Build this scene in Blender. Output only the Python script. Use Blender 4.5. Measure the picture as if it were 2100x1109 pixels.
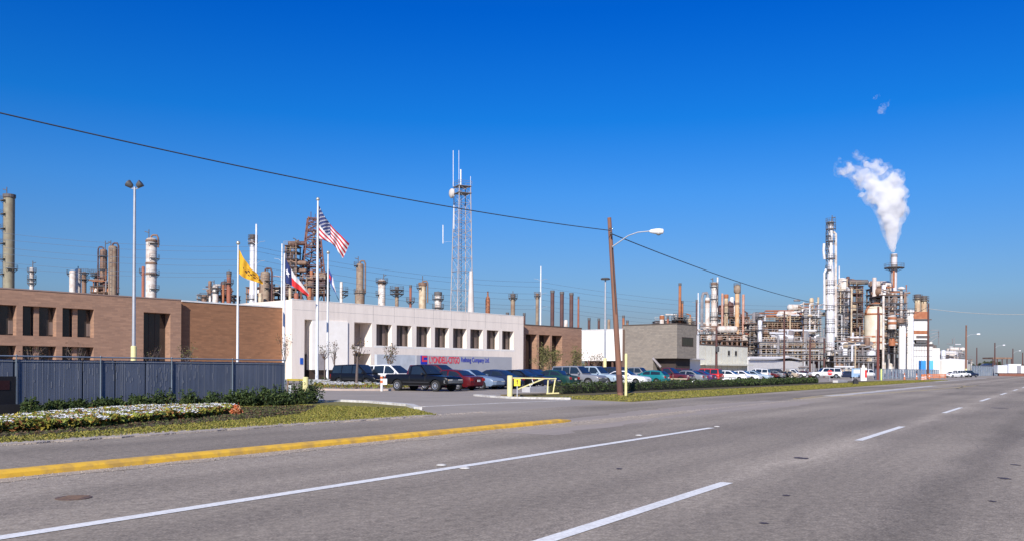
import bpy, bmesh, math, random
from mathutils import Vector, Matrix, Euler
R = math.radians
SC = bpy.context.scene
COL = SC.collection
for o in list(bpy.data.objects): bpy.data.objects.remove(o)
# ------------------------------------------------------------------ camera
F = 1800.0; CX = 1050.0; HY = 755.0; ROLL = 0.006; EYE = 1.5
cam = bpy.data.cameras.new('camera'); camo = bpy.data.objects.new('camera', cam); COL.objects.link(camo)
cam.sensor_width = 36.0; cam.lens = 36.0 * F / 2100.0
cam.shift_y = (HY - 554.5) / 2100.0
cam.clip_start = 0.1; cam.clip_end = 9000
cr, sr = math.cos(ROLL), math.sin(ROLL)
camo.matrix_world = Matrix(((cr, -sr, 0, 0), (0, 0, -1, 0), (sr, cr, 0, EYE), (0, 0, 0, 1)))
# shift is applied along the rolled axes, so slide the principal point back by the roll's share
cam.shift_x = 0.0
SC.camera = camo
# ------------------------------------------------------------------ light
SUN_EL = R(31.5); SX, SY = -0.252, -0.967
w = bpy.data.worlds.new('World'); SC.world = w; w.use_nodes = True
nt = w.node_tree; nt.nodes.clear()
sky = nt.nodes.new('ShaderNodeTexSky'); sky.sky_type = 'NISHITA'; sky.sun_disc = False
sky.sun_elevation = SUN_EL; sky.sun_rotation = math.atan2(SX, SY)
sky.air_density = 1.3; sky.dust_density = 0.7; sky.ozone_density = 3.0
tc = nt.nodes.new('ShaderNodeTexCoord'); sep = nt.nodes.new('ShaderNodeSeparateXYZ')
nt.links.new(tc.outputs['Generated'], sep.inputs[0])
rp = nt.nodes.new('ShaderNodeValToRGB')
cb = rp.color_ramp
SKYRAMP = [(0.0, (0.37, 0.43, 0.70)), (0.058, (0.305, 0.405, 0.68)), (0.083, (0.295, 0.455, 0.78)), (0.113, (0.265, 0.462, 0.83)), (0.193, (0.151, 0.465, 0.955)), (0.27, (0.03, 0.395, 0.977)), (0.378, (0.001, 0.298, 0.985)), (0.6, (0.05, 0.33, 0.95)), (1.0, (0.12, 0.35, 0.9))]
SKYGAIN = 1.0
while len(cb.elements) < len(SKYRAMP): cb.elements.new(0.5)
for e, (p, c) in zip(cb.elements, SKYRAMP): e.position = p; e.color = (c[0]/1.4, c[1]/1.4, c[2]/1.4, 1)
mx = nt.nodes.new('ShaderNodeMix'); mx.data_type = 'RGBA'; mx.blend_type = 'MULTIPLY'; mx.inputs[0].default_value = 1.0
nt.links.new(sep.outputs[2], rp.inputs[0]); nt.links.new(sky.outputs[0], mx.inputs[6]); nt.links.new(rp.outputs[0], mx.inputs[7])
bg = nt.nodes.new('ShaderNodeBackground'); bg.inputs[1].default_value = 0.15
out = nt.nodes.new('ShaderNodeOutputWorld')
nt.links.new(mx.outputs[2], bg.inputs[0]); nt.links.new(bg.outputs[0], out.inputs[0])
sun = bpy.data.lights.new('sun', 'SUN'); sun.energy = 5.0; sun.angle = R(0.5); sun.color = (1.0, 0.935, 0.86)
suno = bpy.data.objects.new('sun', sun); COL.objects.link(suno)
sd = Vector((SX * math.cos(SUN_EL), SY * math.cos(SUN_EL), math.sin(SUN_EL)))
suno.rotation_euler = sd.to_track_quat('Z', 'Y').to_euler(); suno.location = (-40, -150, 120)
SC.view_settings.view_transform = 'Standard'; SC.view_settings.look = 'None'
SC.view_settings.exposure = 0.25; SC.view_settings.gamma = 1.0; SC.view_settings.use_curve_mapping = False
SC.render.engine = 'CYCLES'
SC.cycles.volume_step_rate = 1.0; SC.cycles.volume_max_steps = 256; SC.cycles.volume_bounces = 10; SC.cycles.max_bounces = 12
# ------------------------------------------------------------------ picture point -> place
def W(px, py, Z):
    """world point seen at photo pixel (px,py) at forward distance Z"""
    dx, dy = px - CX, py - HY
    u = dx * cr + dy * sr; v = -dx * sr + dy * cr
    return Vector((u * Z / F, Z, EYE - v * Z / F))
def G(px, py, z=0.0):
    dx, dy = px - CX, py - HY
    u = dx * cr + dy * sr; v = -dx * sr + dy * cr
    Z = (EYE - z) * F / max(v, 0.5)
    return Vector((u * Z / F, Z, z))
PHI = math.atan((2200 - CX) / F); cP, sP = math.cos(PHI), math.sin(PHI)
def RD(t, d, z=0.0): return Vector((-d * cP + t * sP, d * sP + t * cP, z))   # t along the road, d to its left
def td(p): return (p.x * sP + p.y * cP, -p.x * cP + p.y * sP)
PB = math.atan((2650 - CX) / F); cB, sB = math.cos(PB), math.sin(PB)
FANG = math.atan2(cB, sB)          # facade x axis angle
def fac(px, dist):                 # point on the facade plane at distance dist, at photo column px
    u = (px - CX) / F; Z = dist / (sB * -u * 0 + (sB - u * cB) if False else (sB - u * cB)) 
    return Vector((u * Z, Z, 0))
# facade normal toward street = (cB,-sB); plane: x*cB - y*sB = -dist
def fS(px, dist):
    p = fac(px, dist); return p.x * sB + p.y * cB
def fH(px, py, dist):
    p = fac(px, dist); return W(px, py, p.y).z
# ------------------------------------------------------------------ materials
MATS = {}
def mat(name, c, rough=.7, metal=0., c2=None, scale=1.0, lo=.35, hi=.65, stretch=(1, 1, 1), bump=0., bscale=20., coat=0., detail=6, spec=.5, emit=None, alpha=1, c3=None, scale3=8.0, a3=.5):
    if name in MATS: return MATS[name]
    m = bpy.data.materials.new(name); m.use_nodes = True; n = m.node_tree.nodes; l = m.node_tree.links
    b = n['Principled BSDF']
    b.inputs['Roughness'].default_value = rough; b.inputs['Metallic'].default_value = metal
    b.inputs['Specular IOR Level'].default_value = spec
    if coat: b.inputs['Coat Weight'].default_value = coat; b.inputs['Coat Roughness'].default_value = .05
    if c2 is None: c2 = tuple(x * .8 for x in c)
    tcn = n.new('ShaderNodeTexCoord'); mp = n.new('ShaderNodeMapping'); mp.inputs['Scale'].default_value = stretch
    l.new(tcn.outputs['Object'], mp.inputs[0])
    nz = n.new('ShaderNodeTexNoise'); nz.inputs['Scale'].default_value = scale; nz.inputs['Detail'].default_value = detail; nz.inputs['Roughness'].default_value = .65
    l.new(mp.outputs[0], nz.inputs[0])
    mr = n.new('ShaderNodeMapRange'); mr.inputs[1].default_value = lo; mr.inputs[2].default_value = hi
    l.new(nz.outputs[0], mr.inputs[0])
    mxn = n.new('ShaderNodeMix'); mxn.data_type = 'RGBA'
    mxn.inputs[6].default_value = (*c, 1); mxn.inputs[7].default_value = (*c2, 1)
    l.new(mr.outputs[0], mxn.inputs[0])
    colout = mxn.outputs[2]
    if c3 is not None:
        nz3 = n.new('ShaderNodeTexNoise'); nz3.inputs['Scale'].default_value = scale3; nz3.inputs['Detail'].default_value = 4
        l.new(tcn.outputs['Object'], nz3.inputs[0])
        mr3 = n.new('ShaderNodeMapRange'); mr3.inputs[1].default_value = .42; mr3.inputs[2].default_value = .62; mr3.inputs[4].default_value = a3
        l.new(nz3.outputs[0], mr3.inputs[0])
        m3 = n.new('ShaderNodeMix'); m3.data_type = 'RGBA'; l.new(mr3.outputs[0], m3.inputs[0]); l.new(colout, m3.inputs[6]); m3.inputs[7].default_value = (*c3, 1)
        colout = m3.outputs[2]
    l.new(colout, b.inputs['Base Color'])
    if bump:
        nb = n.new('ShaderNodeTexNoise'); nb.inputs['Scale'].default_value = bscale; nb.inputs['Detail'].default_value = 4
        l.new(mp.outputs[0], nb.inputs[0])
        bp = n.new('ShaderNodeBump'); bp.inputs['Strength'].default_value = bump; bp.inputs['Distance'].default_value = .02
        l.new(nb.outputs[0], bp.inputs['Height']); l.new(bp.outputs[0], b.inputs['Normal'])
    if emit: b.inputs['Emission Color'].default_value = (*emit, 1); b.inputs['Emission Strength'].default_value = 1
    MATS[name] = m
    return m
def nodes(m): return m.node_tree.nodes, m.node_tree.links, m.node_tree.nodes['Principled BSDF']
# ------------------------------------------------------------------ objects
def tag(o, label=None, cat=None, group=None, kind=None):
    if label: o['label'] = label
    if cat: o['category'] = cat
    if group: o['group'] = group
    if kind: o['kind'] = kind
    return o
def thing(name, label, cat, loc=(0, 0, 0), rz=0., group=None, kind=None):
    o = bpy.data.objects.new(name, None); COL.objects.link(o); o.location = loc; o.rotation_euler = (0, 0, rz)
    o.empty_display_size = .2
    return tag(o, label, cat, group, kind)
def basis(d):
    d = d.normalized(); a = Vector((0, 0, 1)) if abs(d.z) < .9 else Vector((1, 0, 0))
    u = d.cross(a).normalized(); return u, d.cross(u).normalized()
class MB:
    def __init__(s): s.v = []; s.f = []; s.m = []; s.mi = 0
    def add(s, vs, fs):
        b = len(s.v); s.v += [tuple(x) for x in vs]; s.f += [tuple(i + b for i in f) for f in fs]; s.m += [s.mi] * len(fs); return s
    def box(s, x0, x1, y0, y1, z0, z1, M=None):
        vs = [Vector((x, y, z)) for z in (z0, z1) for y in (y0, y1) for x in (x0, x1)]
        if M: vs = [M @ v for v in vs]
        return s.add(vs, [(0, 2, 3, 1), (4, 5, 7, 6), (0, 1, 5, 4), (2, 6, 7, 3), (0, 4, 6, 2), (1, 3, 7, 5)])
    def cbox(s, c, sz, M=None):
        return s.box(c[0] - sz[0] / 2, c[0] + sz[0] / 2, c[1] - sz[1] / 2, c[1] + sz[1] / 2, c[2] - sz[2] / 2, c[2] + sz[2] / 2, M)
    def bar(s, p, q, wd, ht=None):
        p, q = Vector(p), Vector(q); ht = ht or wd; u, v = basis(q - p); u = u * wd / 2; v = v * ht / 2
        vs = [p - u - v, p + u - v, p + u + v, p - u + v, q - u - v, q + u - v, q + u + v, q - u + v]
        return s.add(vs, [(0, 1, 2, 3), (7, 6, 5, 4), (0, 4, 5, 1), (1, 5, 6, 2), (2, 6, 7, 3), (3, 7, 4, 0)])
    def tube(s, pts, r, n=6, caps=True):
        pts = [Vector(p) for p in pts]; k = len(pts)
        rs = r if isinstance(r, (list, tuple)) else [r] * k
        vs = []; u = None
        for i, p in enumerate(pts):
            d = (pts[min(i + 1, k - 1)] - pts[max(i - 1, 0)])
            if d.length < 1e-6: d = Vector((0, 0, 1))
            d.normalize()
            if u is None: u, _ = basis(d)
            u = (u - d * u.dot(d)).normalized(); v = d.cross(u)
            for j in range(n):
                a = 2 * math.pi * j / n; vs.append(p + (u * math.cos(a) + v * math.sin(a)) * rs[i])
        fs = [(i * n + j, i * n + (j + 1) % n, (i + 1) * n + (j + 1) % n, (i + 1) * n + j) for i in range(k - 1) for j in range(n)]
        if caps: fs += [tuple(range(n))[::-1], tuple((k - 1) * n + j for j in range(n))]
        return s.add(vs, fs)
    def lathe(s, prof, n=16, c=(0, 0), caps=True, M=None, sq=1.0):
        vs = []
        for r, z in prof:
            for j in range(n):
                a = 2 * math.pi * j / n; vs.append(Vector((c[0] + r * math.cos(a), c[1] + r * sq * math.sin(a), z)))
        if M: vs = [M @ v for v in vs]
        k = len(prof)
        fs = [(i * n + j, i * n + (j + 1) % n, (i + 1) * n + (j + 1) % n, (i + 1) * n + j) for i in range(k - 1) for j in range(n)]
        if caps: fs += [tuple(range(n))[::-1], tuple((k - 1) * n + j for j in range(n))]
        return s.add(vs, fs)
    def prism(s, poly, z0, z1):
        n = len(poly); vs = [Vector((p[0], p[1], z0)) for p in poly] + [Vector((p[0], p[1], z1)) for p in poly]
        return s.add(vs, [tuple(range(n))[::-1], tuple(range(n, 2 * n))] + [(i, (i + 1) % n, n + (i + 1) % n, n + i) for i in range(n)])
    def quad(s, a, b, c, d): return s.add([a, b, c, d], [(0, 1, 2, 3)])
    def poly(s, pts): return s.add(pts, [tuple(range(len(pts)))])
    def sphere(s, c, r, n=10, k=6, sz=1.0):
        prof = [(max(r * math.sin(math.pi * i / k), .001), c[2] - r * sz * math.cos(math.pi * i / k)) for i in range(k + 1)]
        return s.lathe(prof, n, (c[0], c[1]))
    def build(s, name, m, parent=None, smooth=False, loc=None, angle=None):
        me = bpy.data.meshes.new(name); me.from_pydata(s.v, [], s.f)
        ms = m if isinstance(m, (list, tuple)) else [m]
        for x in ms: me.materials.append(x)
        if len(ms) > 1: me.polygons.foreach_set('material_index', s.m)
        me.update()
        bm = bmesh.new(); bm.from_mesh(me); bmesh.ops.recalc_face_normals(bm, faces=bm.faces); bm.to_mesh(me); bm.free()
        if smooth:
            me.polygons.foreach_set('use_smooth', [True] * len(me.polygons))
            me.set_sharp_from_angle(angle=R(angle or 40))
        o = bpy.data.objects.new(name, me); COL.objects.link(o)
        if parent: o.parent = parent
        if loc is not None: o.location = loc
        return o
    def raw(s, name, m, parent=None, loc=None):
        me = bpy.data.meshes.new(name); me.from_pydata(s.v, [], s.f)
        ms = m if isinstance(m, (list, tuple)) else [m]
        for x in ms: me.materials.append(x)
        if len(ms) > 1: me.polygons.foreach_set('material_index', s.m)
        me.update(); o = bpy.data.objects.new(name, me); COL.objects.link(o)
        if parent: o.parent = parent
        if loc is not None: o.location = loc
        return o
def text_mb(txt, size, align='LEFT', bold=0.0, depth=.02):
    cu = bpy.data.curves.new('lettering', 'FONT'); cu.body = txt; cu.size = size; cu.align_x = align; cu.extrude = depth / 2; cu.offset = bold
    o = bpy.data.objects.new('lettering', cu); COL.objects.link(o)
    dg = bpy.context.evaluated_depsgraph_get(); me = bpy.data.meshes.new_from_object(o.evaluated_get(dg))
    bpy.data.objects.remove(o); return me
# ================================================================== ground, road
asph = mat('asphalt', (.22, .20, .21), .93, c2=(.17, .155, .165), scale=.35, lo=.3, hi=.7, bump=.25, bscale=90, c3=(.27, .245, .25), scale3=40, a3=.55, spec=.3)
def road_material():
    m = mat('road_asphalt', (.275, .232, .178), .92, c2=(.20, .168, .132), scale=.5, lo=.4, hi=.62, stretch=(.10, 1.4, 1), bump=.35, bscale=60, c3=(.40, .34, .27), scale3=38, a3=.7, spec=.3)
    n, l, b = nodes(m)
    src = b.inputs['Base Color'].links[0].from_socket
    t = n.new('ShaderNodeTexCoord'); s = n.new('ShaderNodeSeparateXYZ'); l.new(t.outputs['Object'], s.inputs[0])
    # traffic-worn tracks: bands across the road (object y = distance left)
    nj = n.new('ShaderNodeTexNoise'); nj.inputs['Scale'].default_value = .35; nj.inputs['Detail'].default_value = 5; l.new(t.outputs['Object'], nj.inputs[0])
    ja = n.new('ShaderNodeMath'); ja.operation = 'MULTIPLY_ADD'; ja.inputs[1].default_value = 1.3; l.new(nj.outputs[0], ja.inputs[0]); l.new(s.outputs[1], ja.inputs[2])
    mrr = n.new('ShaderNodeMapRange'); mrr.inputs[1].default_value = -8.35; mrr.inputs[2].default_value = 17.65; l.new(ja.outputs[0], mrr.inputs[0])
    mr = n.new('ShaderNodeValToRGB'); cbr = mr.color_ramp; cbr.interpolation = 'EASE'
    BD = [(-9, .50), (.2, .51), (.8, .47), (1.3, .41), (1.9, .48), (2.9, .47), (3.5, .52), (3.85, .60), (4.3, .52), (5.0, .46), (6.0, .49), (6.8, .46), (7.7, .49), (8.6, .52), (9.6, .47), (10.6, .55), (11.6, .58), (12.8, .45), (14.2, .49), (15.3, .45), (16.6, .54)]; BD = [(dd, .49 + (vv - .49) * 1.6) for dd, vv in BD]
    while len(cbr.elements) < len(BD): cbr.elements.new(.5)
    for e, (dd, vv) in zip(cbr.elements, BD): e.position = (dd + 9) / 26; e.color = (vv, vv, vv, 1)
    l.new(mrr.outputs[0], mr.inputs[0])
    m2x = n.new('ShaderNodeMath'); m2x.operation = 'MULTIPLY'; m2x.inputs[1].default_value = 2.0; l.new(mr.outputs[0], m2x.inputs[0]); mr = m2x
    # big blotches
    nb = n.new('ShaderNodeTexNoise'); nb.inputs['Scale'].default_value = .09; nb.inputs['Detail'].default_value = 5; l.new(t.outputs['Object'], nb.inputs[0])
    mb = n.new('ShaderNodeMapRange'); mb.inputs[1].default_value = .3; mb.inputs[2].default_value = .7; mb.inputs[3].default_value = .78; mb.inputs[4].default_value = 1.22
    l.new(nb.outputs[0], mb.inputs[0])
    mm = n.new('ShaderNodeMath'); mm.operation = 'MULTIPLY'; l.new(mr.outputs[0], mm.inputs[0]); l.new(mb.outputs[0], mm.inputs[1])
    # fine grain
    ng = n.new('ShaderNodeTexNoise'); ng.inputs['Scale'].default_value = 9; ng.inputs['Detail'].default_value = 8; ng.inputs['Roughness'].default_value = .8; l.new(t.outputs['Object'], ng.inputs[0])
    mg = n.new('ShaderNodeMapRange'); mg.inputs[1].default_value = .3; mg.inputs[2].default_value = .7; mg.inputs[3].default_value = .55; mg.inputs[4].default_value = 1.45
    l.new(ng.outputs[0], mg.inputs[0])
    m2 = n.new('ShaderNodeMath'); m2.operation = 'MULTIPLY'; l.new(mm.outputs[0], m2.inputs[0]); l.new(mg.outputs[0], m2.inputs[1])
    # sparse meandering cracks
    vo = n.new('ShaderNodeTexVoronoi'); vo.feature = 'DISTANCE_TO_EDGE'; vo.inputs['Scale'].default_value = .22
    nd = n.new('ShaderNodeTexNoise'); nd.inputs['Scale'].default_value = 1.2; nd.inputs['Detail'].default_value = 5; l.new(t.outputs['Object'], nd.inputs[0])
    ad = n.new('ShaderNodeVectorMath'); ad.operation = 'MULTIPLY_ADD'; ad.inputs[1].default_value = (1.4, 1.4, 0)
    l.new(nd.outputs[1], ad.inputs[0]); l.new(t.outputs['Object'], ad.inputs[2]); l.new(ad.outputs[0], vo.inputs[0])
    mk = n.new('ShaderNodeMapRange'); mk.inputs[1].default_value = .0; mk.inputs[2].default_value = .012; mk.inputs[3].default_value = .88; mk.inputs[4].default_value = 1.
    l.new(vo.outputs[0], mk.inputs[0])
    m3 = n.new('ShaderNodeMath'); m3.operation = 'MULTIPLY'; l.new(m2.outputs[0], m3.inputs[0]); l.new(mk.outputs[0], m3.inputs[1])
    sc = n.new('ShaderNodeVectorMath'); sc.operation = 'SCALE'; l.new(src, sc.inputs[0]); l.new(m3.outputs[0], sc.inputs['Scale'])
    l.new(sc.outputs[0], b.inputs['Base Color'])
    return m
road_m = road_material()
earth = mat('dry_earth', (.30, .27, .23), .95, c2=(.20, .21, .13), scale=.06, c3=(.24, .22, .19), scale3=3, a3=.4)
grass_m = mat('grass_turf', (.19, .165, .025), .95, c2=(.24, .175, .05), scale=.9, lo=.35, hi=.7, c3=(.085, .105, .022), scale3=9, a3=.6, bump=.5, bscale=30)
soil_m = mat('mulch_soil', (.075, .055, .025), .95, c2=(.12, .075, .04), scale=2, c3=(.10, .11, .03), scale3=6, a3=.6, bump=.4)
conc_m = mat('kerb_concrete', (.56, .54, .49), .85, c2=(.38, .35, .31), scale=1.2, c3=(.70, .69, .66), scale3=9, a3=.5)
sand_m = mat('sandy_grit', (.42, .35, .28), .95, c2=(.30, .26, .23), scale=2.0, c3=(.52, .45, .37), scale3=25, a3=.6)
white_paint = mat('road_paint_white', (.88, .87, .81), .7, c2=(.74, .73, .68), scale=3, lo=.45, hi=.7, c3=(.42, .38, .33), scale3=22, a3=.35)
yellow_paint = mat('kerb_paint_yellow', (.80, .47, .04), .65, c2=(.62, .34, .03), scale=2.5, lo=.45, hi=.75, c3=(.38, .25, .10), scale3=5, a3=.5)
MB().quad((-4000, -300, -.004), (4000, -300, -.004), (4000, 7000, -.004), (-4000, 7000, -.004)).build('ground', earth)
tag(bpy.data.objects['ground'], kind='structure')
PHZ = math.atan2(cP, sP)      # direction of the road
def rloc(p): t, d = td(p); return (t, d)
def road_obj(mb, name, m, kind='structure', z=0, **k):
    o = mb.build(name, m, **k); o.rotation_euler = (0, 0, PHZ); o.location.z += z; tag(o, kind=kind); return o
# local frame of road objects: x = t along the road, y = d to the left
road_d = 17.0
mb = MB(); N = 60
for i in range(N):
    a = -60 + i * 30; mb.quad((a, -9, .0), (a + 30, -9, .0), (a + 30, road_d, .0), (a, road_d, .0))
road = road_obj(mb, 'road', road_m, z=.004)
# right-hand shoulder and verge (off to the right of the frame)
road_obj(MB().box(-60, 1700, -14, -9.1, -.1, .05), 'verge', grass_m)
# parking lot and driveway sheet
lot_m = mat('lot_paving', (.32, .275, .225), .93, c2=(.25, .215, .175), scale=.3, c3=(.39, .335, .275), scale3=25, a3=.5, bump=.2)
road_obj(MB().quad((-80, road_d, 0), (420, road_d, 0), (420, 95, 0), (-80, 95, 0)), 'parking_lot', lot_m, z=.002)
# ---- verge left of the driveway
def rp_(px, py): return rloc(G(px, py))
def strip_poly(pts): return [rp_(*p) for p in pts]
endL = rp_(858, 843)
vl = [(-60, road_d - .02), (rp_(868, 850)[0], road_d - .02), (endL[0], endL[1] - .1), rp_(840, 834), rp_(760, 827), rp_(700, 824), rp_(662, 826), rp_(650, 815), rp_(640, 806), (rp_(640, 806)[0] - 3, rp_(640, 806)[1] + 3), (-60, rp_(640, 806)[1] + 3)]
road_obj(MB().prism(vl, -.1, .03), 'grass_verge', grass_m)
# gritty edge of the verge
rng = random.Random(3)
mb = MB()
pr = [(-60, road_d - .35)]
t = -60
up = []
while t < rp_(868, 850)[0]:
    up.append((t, road_d + .12 + rng.random() * .3)); t += .35
lowp = [(t0, road_d - .12 - rng.random() * .18) for t0, _ in up]
for i in range(len(up) - 1): mb.add([(*lowp[i], 0), (*lowp[i + 1], 0), (*up[i + 1], 0), (*up[i], 0), (*lowp[i], .03), (*lowp[i + 1], .03), (*up[i + 1], .034), (*up[i], .034)], [(4, 5, 6, 7), (0, 1, 5, 4)])
road_obj(mb, 'gravel_edge', sand_m, z=.004)
# grass blades / clumps on the verges
def scatter_grass(name, polyfn, n, t0, t1, d0, d1, m, hmax=.09, seed=1, z=.07, wd=.05):
    r = random.Random(seed); mb = MB(); k = 0
    while k < n:
        t = r.uniform(t0, t1); d = r.uniform(d0, d1)
        if not polyfn(t, d): continue
        k += 1; h = r.uniform(.4, 1) * hmax; a = r.uniform(0, 6.28); ww = wd * r.uniform(.6, 1.4)
        dx, dy = math.cos(a) * ww, math.sin(a) * ww; lx, ly = r.uniform(-.05, .05), r.uniform(-.05, .05)
        mb.mi = r.choice((0, 0, 1, 2))
        mb.add([(t - dx, d - dy, z), (t + dx, d + dy, z), (t + lx, d + ly, z + h)], [(0, 1, 2)])
    o = mb.raw(name, m); o.rotation_euler = (0, 0, PHZ); return o
gr_a = mat('grass_blade_a', (.22, .205, .03), .9); gr_b = mat('grass_blade_b', (.32, .26, .06), .9); gr_c = mat('grass_blade_c', (.13, .14, .022), .9)
def inpoly(poly):
    def f(x, y):
        c = False; j = len(poly) - 1
        for i in range(len(poly)):
            xi, yi = poly[i]; xj, yj = poly[j]
            if (yi > y) != (yj > y) and x < (xj - xi) * (y - yi) / (yj - yi) + xi: c = not c
            j = i
        return c
    return f
b1s = [rp_(-60, 903), rp_(100, 892), rp_(200, 885), rp_(330, 875), rp_(440, 866), rp_(540, 858), rp_(610, 850), rp_(640, 840), rp_(650, 832), rp_(480, 838), rp_(200, 848), rp_(-60, 866)]
vlf, b1f = inpoly(vl), inpoly(b1s)
g = scatter_grass('grass', lambda x, y: vlf(x, y) and not b1f(x, y), 60000, -3, endL[0] + 1, road_d, 27, [gr_a, gr_b, gr_c], hmax=.05, z=.03, wd=.022)
tag(g, 'short green grass on the left verge beside the road', 'grass', kind='stuff')
# kerbs bounding the driveway on the left
def ribbon(pts, wd, z0, z1, name, m, label=None):
    mb = MB(); P = [Vector((a, b, 0)) for a, b in pts]
    L = []
    for i, p in enumerate(P):
        d = (P[min(i + 1, len(P) - 1)] - P[max(i - 1, 0)]).normalized(); n_ = Vector((-d.y, d.x, 0)) * wd / 2
        L.append((p - n_, p + n_))
    for i in range(len(L) - 1):
        a, b = L[i]; c, d = L[i + 1]
        vs = [Vector((q.x, q.y, z)) for z in (z0, z1) for q in (a, b, d, c)]
        mb.add(vs, [(4, 5, 6, 7), (0, 4, 7, 3), (1, 2, 6, 5)] + ([(0, 1, 5, 4)] if i == 0 else []) + ([(3, 7, 6, 2)] if i == len(L) - 2 else []))
    return road_obj(mb, name, m)
ribbon([rp_(648, 812), rp_(655, 822), rp_(662, 826), rp_(700, 824), rp_(760, 826.5), rp_(840, 833.5), rp_(857, 840)], .30, 0, .12, 'kerb', conc_m)
# paved apron seams between road and driveway
ribbon([rp_(868, 833), rp_(1000, 827), rp_(1165, 820)], .22, 0, .012, 'gutter_seam', conc_m)
# island with the right kerb, hedge and grass
vr = [rp_(990, 812), rp_(1040, 816), rp_(1170, 820.5), (rp_(1175, 821)[0], road_d + .05), (rp_(1925, 776)[0], road_d + .1), (rp_(1925, 776)[0], road_d + 3.0), (rp_(1500, 790)[0], 24.5), rp_(1150, 806), rp_(1040, 806)]
tR0 = rp_(1175, 821)[0]; tR1 = rp_(1800, 781)[0]
IS = [rp_(1035, 812), rp_(1171, 818), (tR0 + .5, road_d + .1), (tR1 + 25, road_d + .1), (tR1 + 25, road_d + 3.2), (tR1, 26.6), (rp_(1150, 806)[0], 26.6), rp_(1045, 807)]
road_obj(MB().prism(IS, -.1, .03), 'grass_island', grass_m)
isf = inpoly(IS)
g = scatter_grass('grass', lambda x, y: isf(x, y), 34000, tR0 - 9, tR1 + 25, road_d, 22.6, [gr_a, gr_b, gr_c], hmax=.06, seed=4, z=.03, wd=.04)
tag(g, 'strip of green grass in front of the long low hedge', 'grass', kind='stuff')
ribbon([rp_(975, 811), rp_(1010, 814), rp_(1050, 816.5), rp_(1171, 818.5)], .24, 0, .10, 'kerb', conc_m)
# bare soil under the hedge
HD = 24.9
road_obj(MB().box(rp_(1150, 809)[0], tR1 - 4, HD - 2.2, HD + 1.3, .02, .05), 'soil_bed', soil_m)
def pebbles(name, label, t0, t1, dfun, n, seed, smin=.008, smax=.03, z=.012, ms=None):
    r = random.Random(seed); mb = MB()
    for _ in range(n):
        t = t0 + (t1 - t0) * r.random() ** 1.3; d = dfun(r, t); s = r.uniform(smin, smax); a = r.uniform(0, 6.28); mb.mi = r.choice((0, 0, 1, 2))
        P = [Vector((t + s * math.cos(a + k * 1.57) * r.uniform(.6, 1.2), d + s * math.sin(a + k * 1.57) * r.uniform(.6, 1.2), z)) for k in range(4)] + [Vector((t, d, z + s * .8))]
        mb.add(P, [(0, 1, 4), (1, 2, 4), (2, 3, 4), (3, 0, 4)])
    o = mb.raw(name, ms or [sand_m, sand_l, tar_p]); o.rotation_euler = (0, 0, PHZ); tag(o, label, 'gravel', kind='stuff')
tar_p = mat('dark_pebble', (.14, .115, .095), .9); sand_l = mat('pale_pebble', (.50, .42, .33), .9)
pebbles('gravel', 'loose grit swept against the yellow median kerb', 2, 60, lambda r, t: 11.88 - abs(r.gauss(0, .28)), 5200, 31, smin=.004, smax=.014)
pebbles('gravel', 'loose stones along the edge of the left grass verge', 2, endL[0] + 1, lambda r, t: road_d - .1 + r.gauss(0, .16), 3200, 32, smin=.006, smax=.02, z=.02)
r_ = random.Random(34); mb = MB(); k = 0
chip = [mat('chip_brown', (.16, .09, .045), .9), mat('chip_dark', (.05, .035, .02), .9), mat('chip_green', (.10, .12, .03), .9)]
while k < 16000:
    t, d = r_.uniform(-2, endL[0]), r_.uniform(road_d, 26)
    if not b1f(t, d): continue
    k += 1; s = r_.uniform(.02, .05); a = r_.uniform(0, 6.28); mb.mi = r_.choice((0, 1, 1, 2, 2)); c_, s_ = math.cos(a) * s, math.sin(a) * s
    mb.add([(t - c_, d - s_, .046), (t + c_, d + s_, .046 + r_.uniform(0, .03)), (t - s_ * .7, d + c_ * .7, .046 + r_.uniform(0, .05))], [(0, 1, 2)])
o = mb.raw('mulch', chip); o.rotation_euler = (0, 0, PHZ); tag(o, 'brown mulch and low weeds between the flower bed and the grass', 'mulch', kind='stuff')
# ---- painted lines
def line(t0, t1, d, wd, name='lane_line', m=None, z=.010, jag=0):
    mb = MB(); n_ = max(2, int((t1 - t0) / 1.0))
    for i in range(n_):
        a = t0 + (t1 - t0) * i / n_; b = t0 + (t1 - t0) * (i + 1) / n_
        mb.quad((a, d - wd / 2, 0), (b, d - wd / 2, 0), (b, d + wd / 2, 0), (a, d + wd / 2, 0))
    return road_obj(mb, name, m or white_paint, z=z)
line(-30, rp_(1462, 877)[0], rp_(730, 990)[1], .19)
dl = rp_(1300, 1051)[1]
ts = [rp_(1100, 1113)[0], rp_(1500, 990.5)[0], rp_(1757, 903)[0], rp_(1843, 874)[0]]
per = ts[2] - ts[1]
a0 = ts[2]; ln = ts[3] - ts[2]; gap = rp_(1926, 846)[0] - a0
line(ts[0] - 3, ts[1], dl, .17)
for k in range(9): line(a0 + k * gap, a0 + k * gap + ln, dl + .02 * k, .17)
# raised reflective markers beside the solid line
for (px, py) in ((905, 954.5), (953, 961), (1310, 893), (1470, 875)):
    p = G(px, py); o = MB().lathe([(.08, 0), (.07, .012), (.04, .02), (.01, .022)], 12).build('road_marker', conc_m, smooth=True, loc=(p.x, p.y, .012))
    tag(o, 'small round raised reflector beside the solid white lane line', 'road marker', 'raised reflectors by the solid line')
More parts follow.
